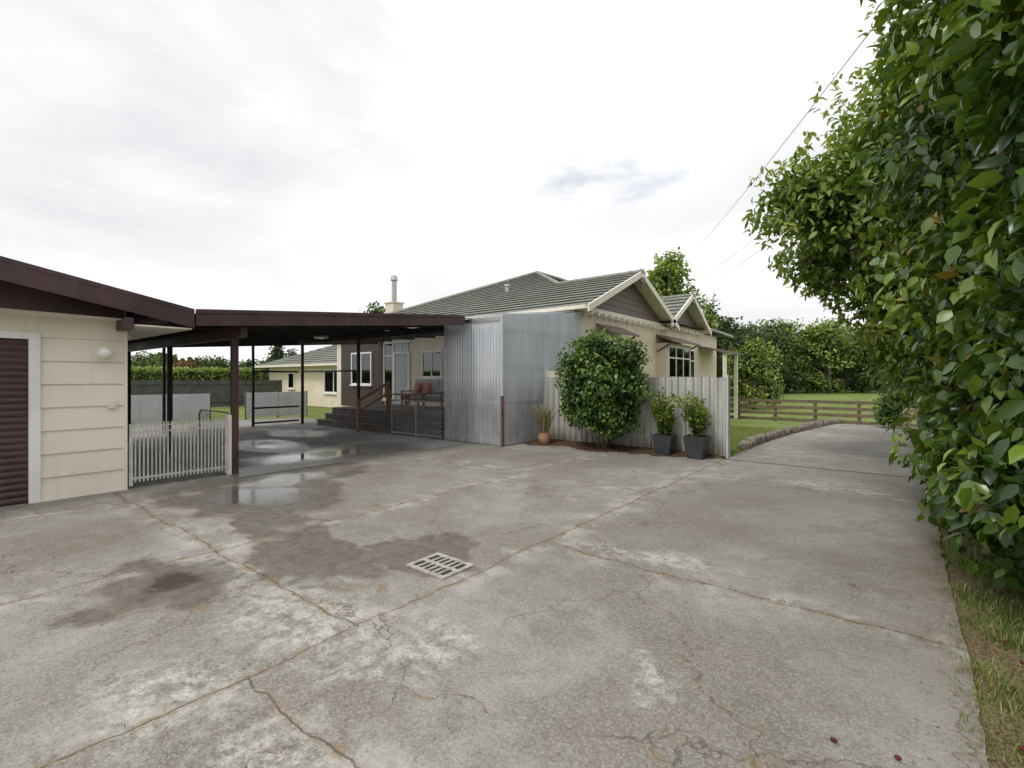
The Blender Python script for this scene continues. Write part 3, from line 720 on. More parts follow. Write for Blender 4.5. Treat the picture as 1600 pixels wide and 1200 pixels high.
for x in (-5.65,-4.75):
    for y in (1.05,1.68): k=MB(); k.box(x-.03,x+.03,y-.03,y+.03,.58,1.08); part('leg',k,M_wood,TB)
SF=thing('outdoor_sofa','wooden outdoor sofa with grey cushions','sofa',(-5.4,2.5,.58))
sx=-.75; dy=-.2
k=MB(); k.box(-5.7+sx,-3.6+sx,2.3+dy,3.1+dy,.83,.88)
for x in (-5.7+sx,-3.66+sx): k.box(x,x+.06,2.3+dy,2.36+dy,.58,1.15); k.box(x,x+.06,3.04+dy,3.1+dy,.58,1.35); k.box(x,x+.06,2.3+dy,3.1+dy,1.15,1.19)
k.box(-5.7+sx,-3.6+sx,3.04+dy,3.1+dy,1.28,1.35); part('frame',k,M_wood,SF,bevel=.004)
for i in range(3):
    x=-5.62+sx+i*.66; k=MB(); k.box(x,x+.64,2.32+dy,2.98+dy,.885,1.07); part('seat_cushion',k,M_cush,SF,bevel=.04)
    k=MB(); k.beam((x+.32,2.82+dy,1.075),(x+.32,2.96+dy,1.58),.62,.16); part('back_cushion',k,M_cush,SF,bevel=.04)
for x in (-5.25+sx,-4.75+sx):
    k=MB(); k.beam((x,2.58+dy,1.08),(x+.05,2.72+dy,1.46),.42,.11); solo('throw_pillow',k,M_red,'dusty red square cushion on the outdoor sofa','cushion',(x,2.7+dy,1.08),bevel=.04,group='cushions on the sofa')

# ------------------------------------------------------------------ corrugated plastic shelter
SH=thing('plastic_shelter','tall shelter clad in cloudy corrugated clear plastic','shelter',(-1,1.8,0))
def corr(mb,p0,p1,z0a,z1a,z0b,z1b,pitch=.076,amp=.015,seg=6,trap=False):
    a=Vector((*p0,0)); b_=Vector((*p1,0)); L=(b_-a).length; d_=(b_-a)/L; nn=Vector((-d_.y,d_.x,0)); n=int(L/pitch*seg); o=len(mb.v)
    for i in range(n+1):
        t=i/n; ph=2*math.pi*t*L/pitch; q=math.sin(ph)
        if trap: q=max(-1,min(1,q*2.2))
        p=a+d_*L*t+nn*amp*q
        mb.v+= [(p.x,p.y,z0a+(z0b-z0a)*t),(p.x,p.y,z1a+(z1b-z1a)*t)]
    for i in range(n): mb.f.append((o+2*i,o+2*i+2,o+2*i+3,o+2*i+1)); mb.m.append(0)
k=MB(); corr(k,(-1.97,0),(-.99,0),.02,1.08,.02,1.08,.09); part('panel',k,M_plastic,SH,smooth=True)
k=MB(); corr(k,(-1.02,-.015),(0,-.015),.02,1.08,.02,1.08,.09); part('panel',k,M_plastic,SH,smooth=True)
k=MB(); corr(k,(-1.97,-.010),(-.99,-.010),.98,3.05,.98,3.06,.09); part('panel',k,M_plastic,SH,smooth=True)
k=MB(); corr(k,(-1.02,-.025),(0,-.025),.98,3.10,.98,3.11,.09); part('panel',k,M_plastic,SH,smooth=True)
k=MB(); corr(k,(.0,0),(.0,1.7),.02,1.15,.02,1.12,.09); part('panel',k,M_plastic,SH,smooth=True)
k=MB(); corr(k,(.012,0),(.012,1.7),1.05,3.13,1.02,3.30,.09); part('panel',k,M_plastic,SH,smooth=True)
k=MB(); corr(k,(.018,1.66),(.018,3.58),.02,3.30,.02,3.56,.09); part('panel',k,M_plastic,SH,smooth=True)
k=MB(); k.quad((-1.99,-.03,3.10),(.03,-.03,3.14),(.03,3.55,3.59),(-1.99,3.55,3.55)); part('roof',k,M_plastic,SH)
for z in (.08,.95,1.85,2.75):
    k=MB(); k.box(-1.93,-.07,.02,.065,z,z+.09); part('rail',k,M_lightwood,SH)
    k=MB(); k.box(-.075,-.03,.07,3.5,z,z+.09); part('rail',k,M_lightwood,SH)
for x in (-1.93,-.98,-.12): k=MB(); k.box(x,x+.07,.066,.13,.0,3.05); part('stud',k,M_lightwood,SH)
for y in (1.2,2.4,3.4): k=MB(); k.box(-.14,-.076,y,y+.07,.0,3.2); part('stud',k,M_lightwood,SH)
k=MB(); k.box(-.01,.028,-.047,-.040,1.2,3.13); k.box(.028,.034,-.047,.02,1.2,3.13); part('corner_flashing',k,M_panel,SH)
k=MB(); k.box(-.01,.028,-.048,-.040,0,1.2); k.box(.028,.036,-.048,.02,0,1.2); part('corner_flashing',k,M_rust,SH,label='rusted lower corner flashing')
k=MB(); k.box(-1.95,0,-.052,-.043,2.98,3.08); part('top_flashing',k,M_galv,SH)
k=MB(); k.box(-1.6,-.5,.7,3.2,0,.85); part('stored_crate',k,M_lightwood,SH,bevel=.02)

# ------------------------------------------------------------------ corrugated iron fence
CF=thing('corrugated_fence','weathered grey corrugated iron fence with timber cap','fence',(2.3,1.62,0))
sheets=[(0.04,1.2),(1.17,2.35),(2.32,3.45),(3.42,4.58)]
for i,(a,b_) in enumerate(sheets):
    k=MB(); corr(k,(a,1.62-.006*(i%2)),(b_,1.62-.006*(i%2)),.03,1.64+.01*(i%2),.03,1.65-.008*i,.165,.028,12,True); part('panel',k,M_iron_f,CF)
for x in (.1,2.2,4.45): k=MB(); k.box(x,x+.09,1.66,1.75,0,1.6); part('post',k,M_post,CF)
for z in (.35,1.35): k=MB(); k.box(.05,4.55,1.652,1.70,z,z+.08); part('rail',k,M_post,CF)
k=MB(); k.box(4.575,4.62,1.57,1.70,0,1.68); part('end_flashing',k,M_panel,CF,bevel=.004)
k=MB(); k.box(.03,1.0,1.72,1.84,1.74,1.80); k.box(.03,1.0,1.73,1.83,0,1.74); solo('low_wall',k,M_trim,'cream capped low wall stub behind the iron fence','wall',(.5,1.78,0))
# ------------------------------------------------------------------ planters & shrubs
def planter(x,y,h,s):
    root=thing('potted_shrub','leafy green shrub in square charcoal planter','plant',(x,y,0),'potted shrubs along the iron fence')
    k=MB(); b0,b1=.14*s,.205*s; hh=.43*s
    v=[(x+i*b0,y+j*b0,.0) for i,j in ((-1,-1),(1,-1),(1,1),(-1,1))]+[(x+i*b1,y+j*b1,hh) for i,j in ((-1,-1),(1,-1),(1,1),(-1,1))]
    b2=b1-.03
    v+=[(x+i*b2,y+j*b2,hh) for i,j in ((-1,-1),(1,-1),(1,1),(-1,1))]+[(x+i*b2*.96,y+j*b2*.96,hh-.05) for i,j in ((-1,-1),(1,-1),(1,1),(-1,1))]
    f=[(3,2,1,0)]
    for o in (0,4,8): f+=[(o+i,o+(i+1)%4,o+4+(i+1)%4,o+4+i) for i in range(4)]
    f.append((12,13,14,15)); k.add(v,f,0); k.m[-1]=1
    part('pot',k,[M_pot,M_litter],root)
    st=MB(); ch=[]
    for q in range(13):
        a=random.uniform(0,6.28); rr=random.uniform(.06,.36)*s; zt=hh+random.uniform(.35,1.05)*(h-hh)
        e=Vector((x+rr*math.cos(a),y+rr*math.sin(a)*.8,zt)); m_=Vector((x+rr*.5*math.cos(a),y+rr*.4*math.sin(a),hh+.45*(zt-hh)))
        st.tube([(x,y,hh-.05),m_,e],[.012,.008,.004],5)
        n=100; t=RNG.random(n)**.6; P=np.array([x,y,hh])*((1-t[:,None])**2)+2*np.array(m_)*(t*(1-t))[:,None]+np.array(e)*(t**2)[:,None]
        dd=norm(RNG.normal(size=(n,3))); P=P+dd*.055
        ch.append(leaf_arrays(P,dd+np.array([0,0,.5]),norm(RNG.normal(size=(n,3))*.5+np.array([0,0,1])),RNG.uniform(.055,.10,n),1.1,np.clip(.2+.5*t+RNG.normal(size=n)*.2,0,.95),True))
    part('stem',st,M_bark,root,smooth=True)
    finish_leaves('foliage',ch,L_lite,root,None,(x,y,0))
planter(3.45,1.22,1.32,1.0); planter(4.12,1.20,1.26,1.05)
tree('camellia_bush','rounded glossy green camellia bush against the iron fence','bush',(2.05,1.12,0),
  [(2.05,1.05,1.55,.80,.62,.80),(1.55,1.0,1.45,.5,.5,.6),(2.6,1.0,1.5,.5,.5,.62),(2.2,.95,2.3,.5,.5,.36),(1.95,.95,.85,.58,.5,.42),(2.8,1.0,2.15,.28,.35,.3),(1.3,1.0,1.95,.3,.35,.26),(2.45,1.,.7,.4,.4,.33),(1.75,1.,2.35,.25,.3,.25),(1.5,1,.8,.3,.35,.25)],
  13000,.095,L_bush,True,.03,5,yellow=.008,corek=.55,bump=.28,shell=.5,width=1.15)
DP=thing('dry_strap_plant','yellowing strap-leaved plant in round terracotta pot','plant',(.55,.95,0))
k=MB(); prof=[(.02,.10),(.10,.15),(.2,.165),(.26,.13),(.28,.135),(.28,.10)]
vs=[];fs=[];n=18
for z,r in prof:
    for i in range(n): vs.append((.55+r*math.cos(6.283*i/n),.95+r*math.sin(6.283*i/n),z))
for j in range(len(prof)-1):
    for i in range(n): fs.append((j*n+i,j*n+(i+1)%n,(j+1)*n+(i+1)%n,(j+1)*n+i))
fs.append(tuple(range((len(prof)-1)*n,len(prof)*n))); k.add(vs,fs); part('pot',k,M_terra,DP,smooth=True)
def blades(cx,cy,z,n,rad,h0,h1,w,lean,flat=None,tmean=.5,tsd=.2,warm=.0):
    if flat is None:
        a=RNG.uniform(0,6.283,n); r=rad*np.sqrt(RNG.random(n)); P=np.stack([cx+r*np.cos(a),cy+r*np.sin(a),np.full(n,z)],1)
    else: P=flat
    n=len(P); a=RNG.uniform(0,6.283,n); D=np.stack([np.cos(a),np.sin(a),np.zeros(n)],1); Sd=np.stack([-np.sin(a),np.cos(a),np.zeros(n)],1)
    h=RNG.uniform(h0,h1,n)[:,None]; ln=(RNG.uniform(.3,1,n)*lean)[:,None]*h
    up=np.array([[0,0,1.]])
    p0=P; p1=P+up*h*.55+D*ln*.35; p2=P+up*h*.9+D*ln; ww=w/2
    V=np.stack([p0-Sd*ww,p0+Sd*ww,p1-Sd*ww*.8,p1+Sd*ww*.8,p2],1).reshape(-1,3)
    t=np.clip(tmean+RNG.normal(size=n)*tsd,0,.94); t[RNG.random(n)<warm]=1.
    return (V,[(0,1,3,2),(2,3,4)],5,n,np.repeat(t,5))
finish_leaves('foliage',[blades(.55,.95,.25,160,.1,.5,.95,.022,.7,warm=.4)],L_dry,DP,None,(.55,.95,0))

# ------------------------------------------------------------------ stone kerb, rail fences
SK=MB()
yk=3.1
while yk<12.6:
    t=max(0,(yk-3.4)/9); x=4.52+1.0*t**1.6; L=random.uniform(.3,.5); hgt=random.uniform(.14,.22); z=hz(yk)
    o=len(SK.v); SK.sphere((x,yk+L/2,z+hgt*.35),(.17,L*.6,hgt*.75),10,7)
    for i in range(o,len(SK.v)):
        v=Vector(SK.v[i]); c0=Vector((x,yk+L/2,z+hgt*.35)); dd=v-c0
        dd=Vector((math.copysign(min(abs(dd.x),.12),dd.x),math.copysign(min(abs(dd.y),L*.5),dd.y),math.copysign(min(abs(dd.z),hgt*.55),dd.z)))
        SK.v[i]=tuple(c0+dd+Vector((mnoise.noise(v*6),mnoise.noise(v*6+Vector((5,0,0))),mnoise.noise(v*6+Vector((0,7,0)))))*.04)
    yk+=L*.93
solo('stone_kerb',SK,M_stone,'low curved mossy stone kerb beside the driveway','kerb',(4.6,7,0))
def railfence(label,p0,p1,n,h,rails,zf,sp=None,m=M_post,cat='fence'):
    mid=((p0[0]+p1[0])/2,(p0[1]+p1[1])/2); root=thing('rail_fence',label,cat,(*mid,zf(mid[1])))
    for i in range(n+1):
        x=p0[0]+(p1[0]-p0[0])*i/n; y=p0[1]+(p1[1]-p0[1])*i/n; z=zf(y)
        k=MB(); k.tube([(x,y,z-.1),(x+random.uniform(-.02,.02),y,z+h+.06)],[.075,.068],8); part('post',k,m,root)
    dx,dy=p1[0]-p0[0],p1[1]-p0[1]; L=math.hypot(dx,dy); nx,ny=dy/L*.085,-dx/L*.085
    for r in range(rails):
        z=.16+r*(h-.2)/(rails-1)
        k=MB(); k.beam((p0[0]+nx,p0[1]+ny,zf(p0[1])+z),(p1[0]+nx,p1[1]+ny,zf(p1[1])+z+.01),.035,.14); part('rail',k,m,root)
railfence('weathered timber post and rail paddock fence',(-4,17.6),(9.2,17.4),8,1.08,4,hz)
f0=rel(33,80); f1=rel(75,76)
railfence('distant dark timber rail fence across the paddock',f0,f1,16,1.1,4,hz,m=M_darkfence)
CL=thing('chain_link_fence','short galvanised chain link fence below the hedge','fence',(7.9,4,0))
for y in (1.6,3.2,4.8): k=MB(); k.tube([(7.82,y,0),(7.82,y,1.05)],.022,8); part('post',k,M_galv,CL,smooth=True)
k=MB(); k.tube([(7.82,1.6,1.02),(7.82,4.8,1.02)],.014,8); part('top_rail',k,M_galv,CL)
k=MB(); chain(k,(7.82,1.6),(7.82,4.8),.04,1.0,.11,.004); part('mesh_infill',k,M_galv,CL)

# ------------------------------------------------------------------ left background fences
for y0,y1 in ((-5.4,-1.7),(-.4,2.1)):
    root=thing('panel_fence','low pale grey sheet panel fence at lawn edge','fence',(-12.9,(y0+y1)/2,0),'pale panel fences')
    n=max(1,round((y1-y0)/1.2))
    for i in range(n):
        a=y0+(y1-y0)*i/n; b_=y0+(y1-y0)*(i+1)/n; k=MB(); k.box(-12.93,-12.9,a+.01,b_-.01,.05,1.05); part('panel',k,M_panel,root)
    for i in range(n+1): a=y0+(y1-y0)*i/n; k=MB(); k.box(-12.99,-12.935,a-.04,a+.04,0,1.08); part('post',k,M_post,root)
root=thing('paling_fence','long dark grey timber paling boundary fence','fence',(-22.4,-6,0))
k=MB(); y=-22.
while y<5.5:
    k.box(-22.42,-22.4,y,y+.14,.03,1.52+random.uniform(-.015,.015)); y+=.15
part('palings',k,M_darkfence,root)
for z in (.3,1.3): k=MB(); k.box(-22.399,-22.35,-22,5.5,z,z+.08); part('rail',k,M_darkfence,root)
n=26000; P=np.stack([RNG.uniform(-28,-26.2,n),RNG.uniform(-34,6,n),RNG.uniform(.3,2.15,n)],1)
top=RNG.random(n)<.45; P[top,2]=2.15+RNG.normal(size=top.sum())*.06; P[~top,0]=-26.2+RNG.normal(size=(~top).sum())*.08
cc=MB(); cc.box(-27.9,-26.3,-34,6,0,2.08)
hg=finish_leaves('clipped_hedge',[leaf_arrays(P,RNG.normal(size=(n,3)),norm(RNG.normal(size=(n,3))+np.array([1,0,1])),RNG.uniform(.1,.2,n),1.,np.clip(.45+.3*RNG.normal(size=n)*.6+.2*top,0,.95),False)],L_lite,None,cc,(-27,-14,0))
hg['label']='long clipped green hedge behind the paling fence'; hg['category']='hedge'

# ------------------------------------------------------------------ driveway drain grate
DG=thing('drain_grate','square slotted iron drain grate set in concrete','drain grate',(4.26,-5.9,0))
x0,x1,y0,y1=4.03,4.49,-6.09,-5.72
k=MB(); t=.04; zt=.014
k.box(x0,x1,y0,y0+t,.0,zt); k.box(x0,x1,y1-t,y1,.0,zt); k.box(x0,x0+t,y0+t,y1-t,0,zt); k.box(x1-t,x1,y0+t,y1-t,0,zt)
ym=(y0+y1)/2; k.box(x0+t,x1-t,ym-.02,ym+.02,0,zt-.001)
nb=6; W=(x1-x0-2*t)
for i in range(1,nb): 
    xc=x0+t+W*i/nb; k.box(xc-.013,xc+.013,y0+t,ym-.02,0,zt-.001); k.box(xc-.013,xc+.013,ym+.02,y1-t,0,zt-.001)
part('grille',k,M_iron,DG,bevel=.002)
k=MB(); k.quad((x0+.01,y0+.01,.005),(x1-.01,y0+.01,.005),(x1-.01,y1-.01,.005),(x0+.01,y1-.01,.005)); part('pit',k,M_black,DG)

# ------------------------------------------------------------------ trees: right hand hedge
tree('camellia_tree','tall glossy dark green camellia overhanging the driveway edge','tree',(8.6,-3.2,0),
 [(8.6,-3.0,2.6,1.05,1.3,1.2),(8.6,-4.75,2.0,.85,.85,.95),(8.65,-4.6,3.3,1.0,1.0,1.1),(8.4,-2.9,1.35,.85,1.0,.85),(8.45,-1.5,2.2,1.05,1.0,1.2),(8.4,-2.4,4.3,1.25,1.4,1.2),(8.55,-4.2,4.7,1.1,1.1,1.1),(8.6,-1.4,3.6,1.2,1.2,1.2),(8.8,-2.6,5.8,1.2,1.4,1.0),(9.5,-5.5,3.0,1.1,1.0,1.8),(8.6,-.4,1.4,.85,.9,.9),
  (8.30,-4.1,.85,.62,.6,.55),(8.22,-3.2,.68,.64,.7,.55),(8.2,-2.2,.65,.64,.8,.52),(8.2,-1.0,.65,.64,.9,.55),(8.35,.2,.7,.55,.8,.6),(8.5,.3,2.3,.9,1.1,1.0),(9.0,-3.2,.6,.6,1.2,.5)],
 68000,.14,L_cam,True,.05,6,yellow=.022,droop=.55,corek=.6,bump=.21,shell=.5)
def T2(r,f,z,rx,rz): x,y=rel(r,f); return (x,y,z,rx,rx,rz)
tree('broadleaf_tree','tall light green broadleaf tree leaning over the driveway','tree',(9.0,1.6,0),
 [T2(7.6,8.4,4.2,1.7,1.6),T2(5.55,8.1,4.55,.95,.9),T2(6.5,8.0,5.3,1.15,1.0),T2(7.3,8.2,6.3,1.2,1.1),T2(8.2,8.2,7.5,1.5,1.2),T2(6.6,8.2,3.4,1.0,.9),T2(7.3,8.3,2.6,1.1,.9),T2(8.6,8.2,2.4,1.2,1.2),T2(6.1,9.3,3.9,.8,.8),T2(9.2,8.6,5.4,1.9,1.8),T2(4.9,8.3,4.75,.6,.55),T2(6.9,8.3,2.1,.7,.7)],
 50000,.15,L_lite,True,.12,1,width=.85,yellow=.01,droop=.2,corek=.42,bump=.30,shell=.65)
tree('hedge_tree','dense green tree behind the chain link fence','tree',(9.3,6.0,0),
 [(9.3,6,3.2,1.6,2.0,2.0),(9.0,4.0,2.4,1.1,1.3,1.6),(9.3,8.2,2.6,1.3,1.6,1.7),(8.9,5.2,1.1,.75,1.6,.9),(9.4,10.5,2.2,1.2,1.6,1.6),(8.8,2.6,1.2,.7,1.2,1.0)],
 26000,.12,L_bush,False,.1,1,yellow=.01,bump=.2)
x,y=rel(12.4,15.8)
tree('roadside_shrub','small dark green shrub near the paddock fence','bush',(x,y,hz(y)),[(x,y,.70,.40,.40,.6),(x+.3,y+.35,1.2,.42,.42,.5),(x-.15,y,.35,.3,.35,.35),(x+.5,y+.3,1.7,.35,.35,.35)],4500,.085,L_bush,False,.03,3,bump=.35,shell=.7)
def bg(label,r,f,H,w,mat,n=5000,size=.38,narrow=False,cat='tree',name='background_tree',low=.35):
    x,y=rel(r,f); b=hz(y); L=[]
    if narrow:
        for i in range(5): t=i/4; L.append((x+random.uniform(-.1,.1),y,b+H*(.22+.68*t),w*(1-.72*t),w*(1-.72*t),H*.17))
    else:
        L.append((x,y,b+H*.62,w*.8,w*.8,H*.28))
        for i in range(9):
            a=random.uniform(0,6.28); rr=w*random.uniform(.35,.85); zz=b+H*random.uniform(low,.85); s=w*random.uniform(.26,.46)
            L.append((x+rr*math.cos(a),y+rr*math.sin(a),zz,s,s,s*.85))
        L.append((x,y,b+H*.9-.2,w*.35,w*.35,H*.12))
    tree(name,label,cat,(x,y,b),L,n,size,mat,False,H*.022,1,corek=.5,bump=.28,shell=.6)
bg('tall leafy green tree behind the gabled roof',11.8,36,11.6,2.9,L_lite,9000,.30)
bg('dark narrow conifer beside the house',14.0,38,8.4,2.2,L_dk,5000,.25,True)
bg('dark narrow conifer beside the house',16.4,40,8.2,2.4,L_far,5000,.25,True)
bg('dark evergreen beside the paddock',18.6,42,7.6,2.8,L_dk,6000,.28,low=.12)
bg('small light green tree beyond the porch',17.0,34,5.0,1.8,L_lite,4000,.22,low=.15)
for r,f,Hh,w_,m_ in ((26,60,8.6,4.0,L_dk),(30.5,64,9.0,4.4,L_dk),(34,70,9.8,4.6,L_dk),(38.5,72,10.8,5.0,L_far),(43,76,11.4,5.2,L_lite),(46,70,10.8,4.8,L_lite),(51,76,10.6,5.2,L_dk),(36,86,9.8,5.4,L_dk),(57,72,10.4,5.6,L_far),(46,92,10.5,6,L_dk),(66,74,10,5,L_far)):
    bg('spreading green shade tree along the far side of the paddock',r,f,Hh,w_,m_,6500,.42,low=random.choice([.08,.12,.16]))
bg('distant green treetop above the roof',-12.8,46,9.4,2.6,L_far,4000,.32)
bg('distant green treetop above the roof',6.6,52,12.3,2.4,L_far,4000,.32)
bg('tall narrow conifer beyond the boundary fence',-34,70,7.4,2.4,L_dk,3500,.34,True)
bg('tall narrow conifer beyond the boundary fence',-31,68,5.8,2.0,L_dk,3500,.34,True)
for r,f,Hh,w_,m_ in ((-40,74,5.2,3.6,L_far),(-46,76,5.6,4,L_dk),(-58,78,5.8,4,L_far),(-64,78,5.0,4,L_dk),(-72,80,5.6,4.4,L_far),(-25,66,5.4,3.2,L_far),(-37,80,5.6,3.4,L_dk)):
    bg('distant dark green tree beyond the hedge',r,f,Hh,w_,m_,4000,.4,low=.15)
bg('distant copper red tree beyond the hedge',-50,74,5.0,2.6,L_red,4000,.32)
n=34000; th=RNG.uniform(-1.15,1.2,n); rt=th>.3; dist=np.where(rt,RNG.uniform(112,130,n),RNG.uniform(150,175,n)); hgt=4.5+2.5*np.sin(th*17)+1.6*np.sin(th*41+1)+1.0*np.sin(th*97)
hgt=np.maximum(hgt,2.2)+np.where(rt,2.5,0); zz=-.5+hgt*RNG.random(n)**.7
r_=np.sin(th)*dist; f_=np.cos(th)*dist
P=np.stack([EYE[0]+RT[0]*r_+FW[0]*f_,EYE[1]+RT[1]*r_+FW[1]*f_,zz],1)
o=finish_leaves('far_treeline',[leaf_arrays(P,RNG.normal(size=(n,3)),norm(RNG.normal(size=(n,3))+np.array([.6,-.7,.4])),RNG.uniform(.9,1.8,n),1.1,np.clip(.4+RNG.normal(size=n)*.25,0,.94),False)],L_dk,None,None,(0,0,0))
o['label']='hazy band of far dark green trees'; o['category']='trees'; o['kind']='stuff'

# ------------------------------------------------------------------ grass blades & litter
def scatter(n,x0,x1,y0,y1,dens=lambda x,y:1):
    X=RNG.uniform(x0,x1,n); Y=RNG.uniform(y0,y1,n)
    keep=np.array([RNG.random()<dens(a,b_) for a,b_ in zip(X,Y)])
    X=X[keep];Y=Y[keep]; return np.stack([X,Y,np.array([hz(q) for q in Y])-.02],1)
def vdens(x,y): 
    q=mnoise.noise(Vector((x*2.2,y*2.2,0))); return min(1,max(.08,.45+q*1.6))*min(1,max(.25,(x-7.5)*3))
P=scatter(60000,7.55,9.0,-8.0,.5,vdens)
Q=scatter(30000,.3,4.7,1.9,9.0,lambda x,y:1)
P3=scatter(9000,7.75,9.5,.5,12.5,vdens)
o=finish_leaves('grass_tufts',[blades(0,0,0,0,0,.025,.08,.006,.8,P,.62,.22,.15),blades(0,0,0,0,0,.02,.055,.008,.7,Q,.7,.2,.08),blades(0,0,0,0,0,.03,.1,.008,.8,P3,.5,.2,.1)],L_blade,None,None,(0,0,0))
o['label']='short green grass along the driveway edge'; o['category']='grass'; o['kind']='stuff'
W=[]
for i in range(24):
    if random.random()<.5: x=4.6+random.uniform(-.05,.05); y=random.uniform(-8.5,1)
    elif random.random()<.6: y=-6.95+random.uniform(-.05,.05); x=random.uniform(-1,4.5)
    else: y=-4.85+random.uniform(-.05,.05); x=random.uniform(4.7,7.5)
    W.append(blades(x,y,.0,int(random.uniform(4,9)),.015,.01,.028,.003,1.2,warm=.5))
o=finish_leaves('joint_weeds',W,L_blade,None,None,(0,0,0)); o['label']='tiny weeds and straw in the concrete joints'; o['category']='weeds'; o['kind']='stuff'
n=2600; X=[];Y=[]
for i in range(n):
    q=random.random()
    if q<.34: X.append(7.60+random.gauss(0,.14)); Y.append(random.uniform(-7.5,6))
    elif q<.46: X.append(4.6+random.gauss(0,.05)); Y.append(random.uniform(-8.5,3))
    elif q<.60: Y.append(-6.95+random.gauss(0,.05)); X.append(random.uniform(-1.3,4.6))
    elif q<.70: Y.append(-4.85+random.gauss(0,.03)); X.append(random.uniform(4.6,7.6))
    elif q<.80: a=random.uniform(0,6.28); X.append(2.85+.62*math.cos(a)+random.gauss(0,.08)); Y.append(-7.5+.5*math.sin(a)+random.gauss(0,.07))
    elif q<.88: X.append(random.uniform(-1,7.5)); Y.append(random.uniform(-8.3,1))
    else: X.append(random.uniform(0,4.4)); Y.append(1.1+random.gauss(0,.25))
P=np.stack([np.array(X),np.array(Y),np.full(n,.006)],1); P=P[(P[:,1]<1.5)|(P[:,0]>4.6)]; n=len(P)
lg=RNG.normal(size=(n,3)); lg[:,2]=RNG.uniform(0,.15,n)
o=finish_leaves('dry_litter',[leaf_arrays(P,lg,norm(RNG.normal(size=(n,3))*.15+np.array([0,0,1])),RNG.uniform(.010,.026,n),.4,np.clip(.5+RNG.normal(size=n)*.35,0,1),False)],L_dry,None,None,(0,0,0))
o['label']='scattered dry leaf and straw bits on concrete'; o['category']='leaf litter'; o['kind']='stuff'
k=MB()
for x,y in ((7.32,-6.15),(7.78,-5.2),(7.86,-4.85),(7.82,-4.6),(7.9,-5.9),(7.74,-5.75),(8.05,-5.4),(7.1,-6.2),(7.88,-6.1)):
    r=random.uniform(.014,.020); k.sphere((x,y,.014),(r,r*.7,.010),7,4)
for i in range(20):
    k.sphere((random.uniform(1.4,3.0),random.uniform(.5,1.2),.04),(.025,.02,.012),6,4)
solo('fallen_blooms',k,M_petal,'fallen dark red camellia blooms on the ground','petals',(7.6,-5,0),kind='stuff')

# ------------------------------------------------------------------ overhead wires
def wire(a,b_,sag,r,label):
    a=Vector(a); b_=Vector(b_); pts=[]
    for i in range(25):
        t=i/24; p=a.lerp(b_,t); p.z-=sag*4*t*(1-t); pts.append(p)
    k=MB(); k.tube(pts,r,5); solo('overhead_wire',k,M_darkfence,label,'wire',tuple(a),smooth=True,group='overhead service wires')
p=rel(6.3,8.0); q=rel(16.5,44); wire((p[0]+.2,p[1]-.1,8.0),(q[0],q[1],13.2),.25,.009,'thin black service wire above the house')
p=rel(11.0,19.0); q=rel(18.5,46.0); wire((*p,8.3),(*q,11.6),.15,.010,'thin black service wire above the trees')
p=rel(11.5,20.0); q=rel(19.5,46.0); wire((*p,7.9),(*q,11.2),.15,.010,'thin black service wire above the trees')

# ------------------------------------------------------------------ world + sun
W=bpy.data.worlds.new('World'); scene.world=W; W.use_nodes=True; nt=W.node_tree; nt.nodes.clear()
N=nt.nodes.new; Lk=nt.links.new
out=N('ShaderNodeOutputWorld'); sky=N('ShaderNodeTexSky'); sky.sky_type='NISHITA'; sky.sun_disc=False
b1=N('ShaderNodeBackground'); b1.inputs[1].default_value=.15; Lk(sky.outputs[0],b1.inputs[0])
tc=N('ShaderNodeTexCoord')
mp=N('ShaderNodeMapping'); mp.inputs['Scale'].default_value=(1,1,2.6); mp.inputs['Location'].default_value=(3.1,.7,0); Lk(tc.outputs['Generated'],mp.inputs[0])
nz=N('ShaderNodeTexNoise'); nz.inputs['Scale'].default_value=1.9; nz.inputs['Detail'].default_value=9; nz.inputs['Roughness'].default_value=.55; nz.inputs['Distortion'].default_value=.3; Lk(mp.outputs[0],nz.inputs[0])
cr=N('ShaderNodeValToRGB'); Lk(nz.outputs['Fac'],cr.inputs[0]); e=cr.color_ramp.elements
e[0].position=.28; e[0].color=(.62,.63,.65,1); e[1].position=.66; e[1].color=(1,.995,.985,1)
k=e.new(.47); k.color=(.76,.765,.775,1)
b2=N('ShaderNodeBackground'); b2.inputs[1].default_value=1.30; Lk(cr.outputs[0],b2.inputs[0])
r,f,z=(935-800)/755,1.0,(592-278)/755
D=Vector((RT[0]*r+FW[0]*f,RT[1]*r+FW[1]*f,z)).normalized()
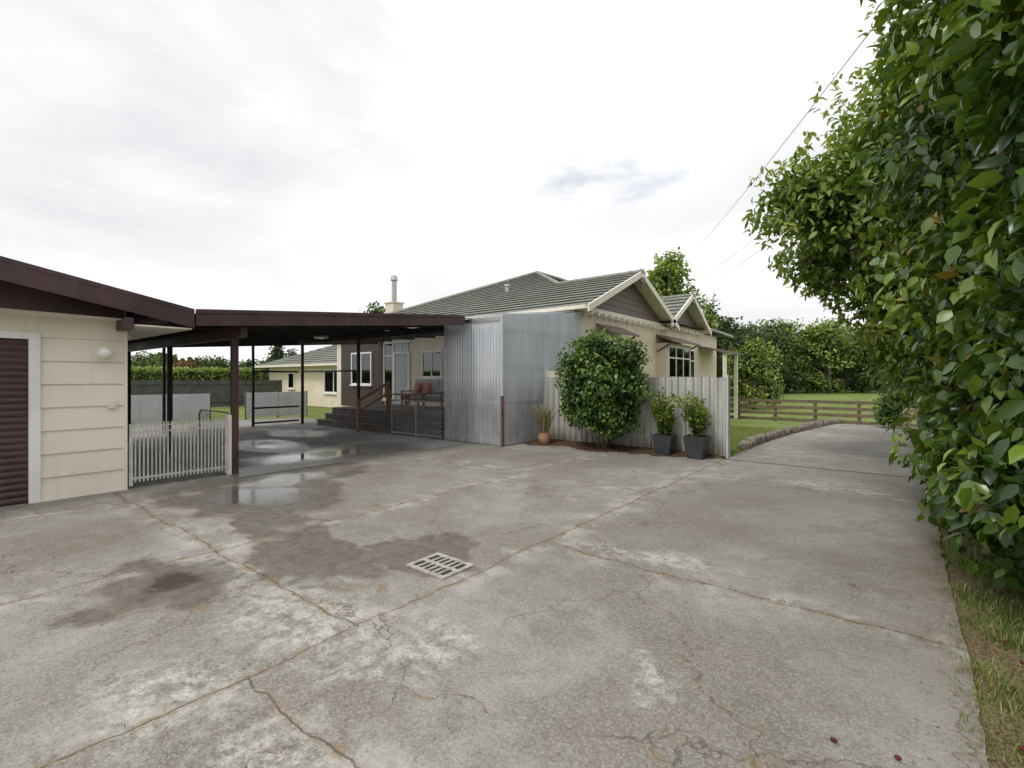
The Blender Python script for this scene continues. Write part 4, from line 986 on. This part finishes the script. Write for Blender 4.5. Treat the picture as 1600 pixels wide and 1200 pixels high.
vs=N('ShaderNodeVectorMath'); vs.operation='SUBTRACT'; Lk(tc.outputs['Generated'],vs.inputs[0]); vs.inputs[1].default_value=D
vmm=N('ShaderNodeVectorMath'); vmm.operation='MULTIPLY'; Lk(vs.outputs[0],vmm.inputs[0]); vmm.inputs[1].default_value=(7,7,26)
vl=N('ShaderNodeVectorMath'); vl.operation='LENGTH'; Lk(vmm.outputs[0],vl.inputs[0])
n2=N('ShaderNodeTexNoise'); n2.inputs['Scale'].default_value=13; n2.inputs['Detail'].default_value=7; Lk(mp.outputs[0],n2.inputs[0])
ma=N('ShaderNodeMath'); ma.operation='MULTIPLY_ADD'; Lk(n2.outputs['Fac'],ma.inputs[0]); ma.inputs[1].default_value=4.5; ma.inputs[2].default_value=-1.7
mb_=N('ShaderNodeMath'); mb_.operation='ADD'; Lk(vl.outputs['Value'],mb_.inputs[0]); Lk(ma.outputs[0],mb_.inputs[1])
mr=N('ShaderNodeMapRange'); Lk(mb_.outputs[0],mr.inputs[0]); mr.inputs[1].default_value=.3; mr.inputs[2].default_value=1.5; mr.inputs[3].default_value=.68; mr.inputs[4].default_value=1.
mx=N('ShaderNodeMixShader'); Lk(mr.outputs[0],mx.inputs[0]); Lk(b1.outputs[0],mx.inputs[1]); Lk(b2.outputs[0],mx.inputs[2]); Lk(mx.outputs[0],out.inputs[0])
sd=bpy.data.lights.new('sun','SUN'); sd.energy=1.5; sd.angle=math.radians(14); sd.color=(1,.95,.87)
so=bpy.data.objects.new('sun',sd); COL.objects.link(so)
dirv=Vector((-.05,-.78,1.0)).normalized()
so.rotation_euler=dirv.to_track_quat('Z','Y').to_euler()
sky.sun_elevation=math.asin(dirv.z); sky.sun_rotation=math.atan2(dirv.x,dirv.y)
# ------------------------------------------------------------------ camera
cd=bpy.data.cameras.new('camera'); cd.lens=16.99; cd.sensor_width=36; cd.shift_y=-.005; cd.clip_start=.05; cd.clip_end=2500
co=bpy.data.objects.new('camera',cd); COL.objects.link(co); co.location=(EYE[0],EYE[1],1.6); co.rotation_euler=(math.radians(90),0,math.radians(38.83))
scene.camera=co
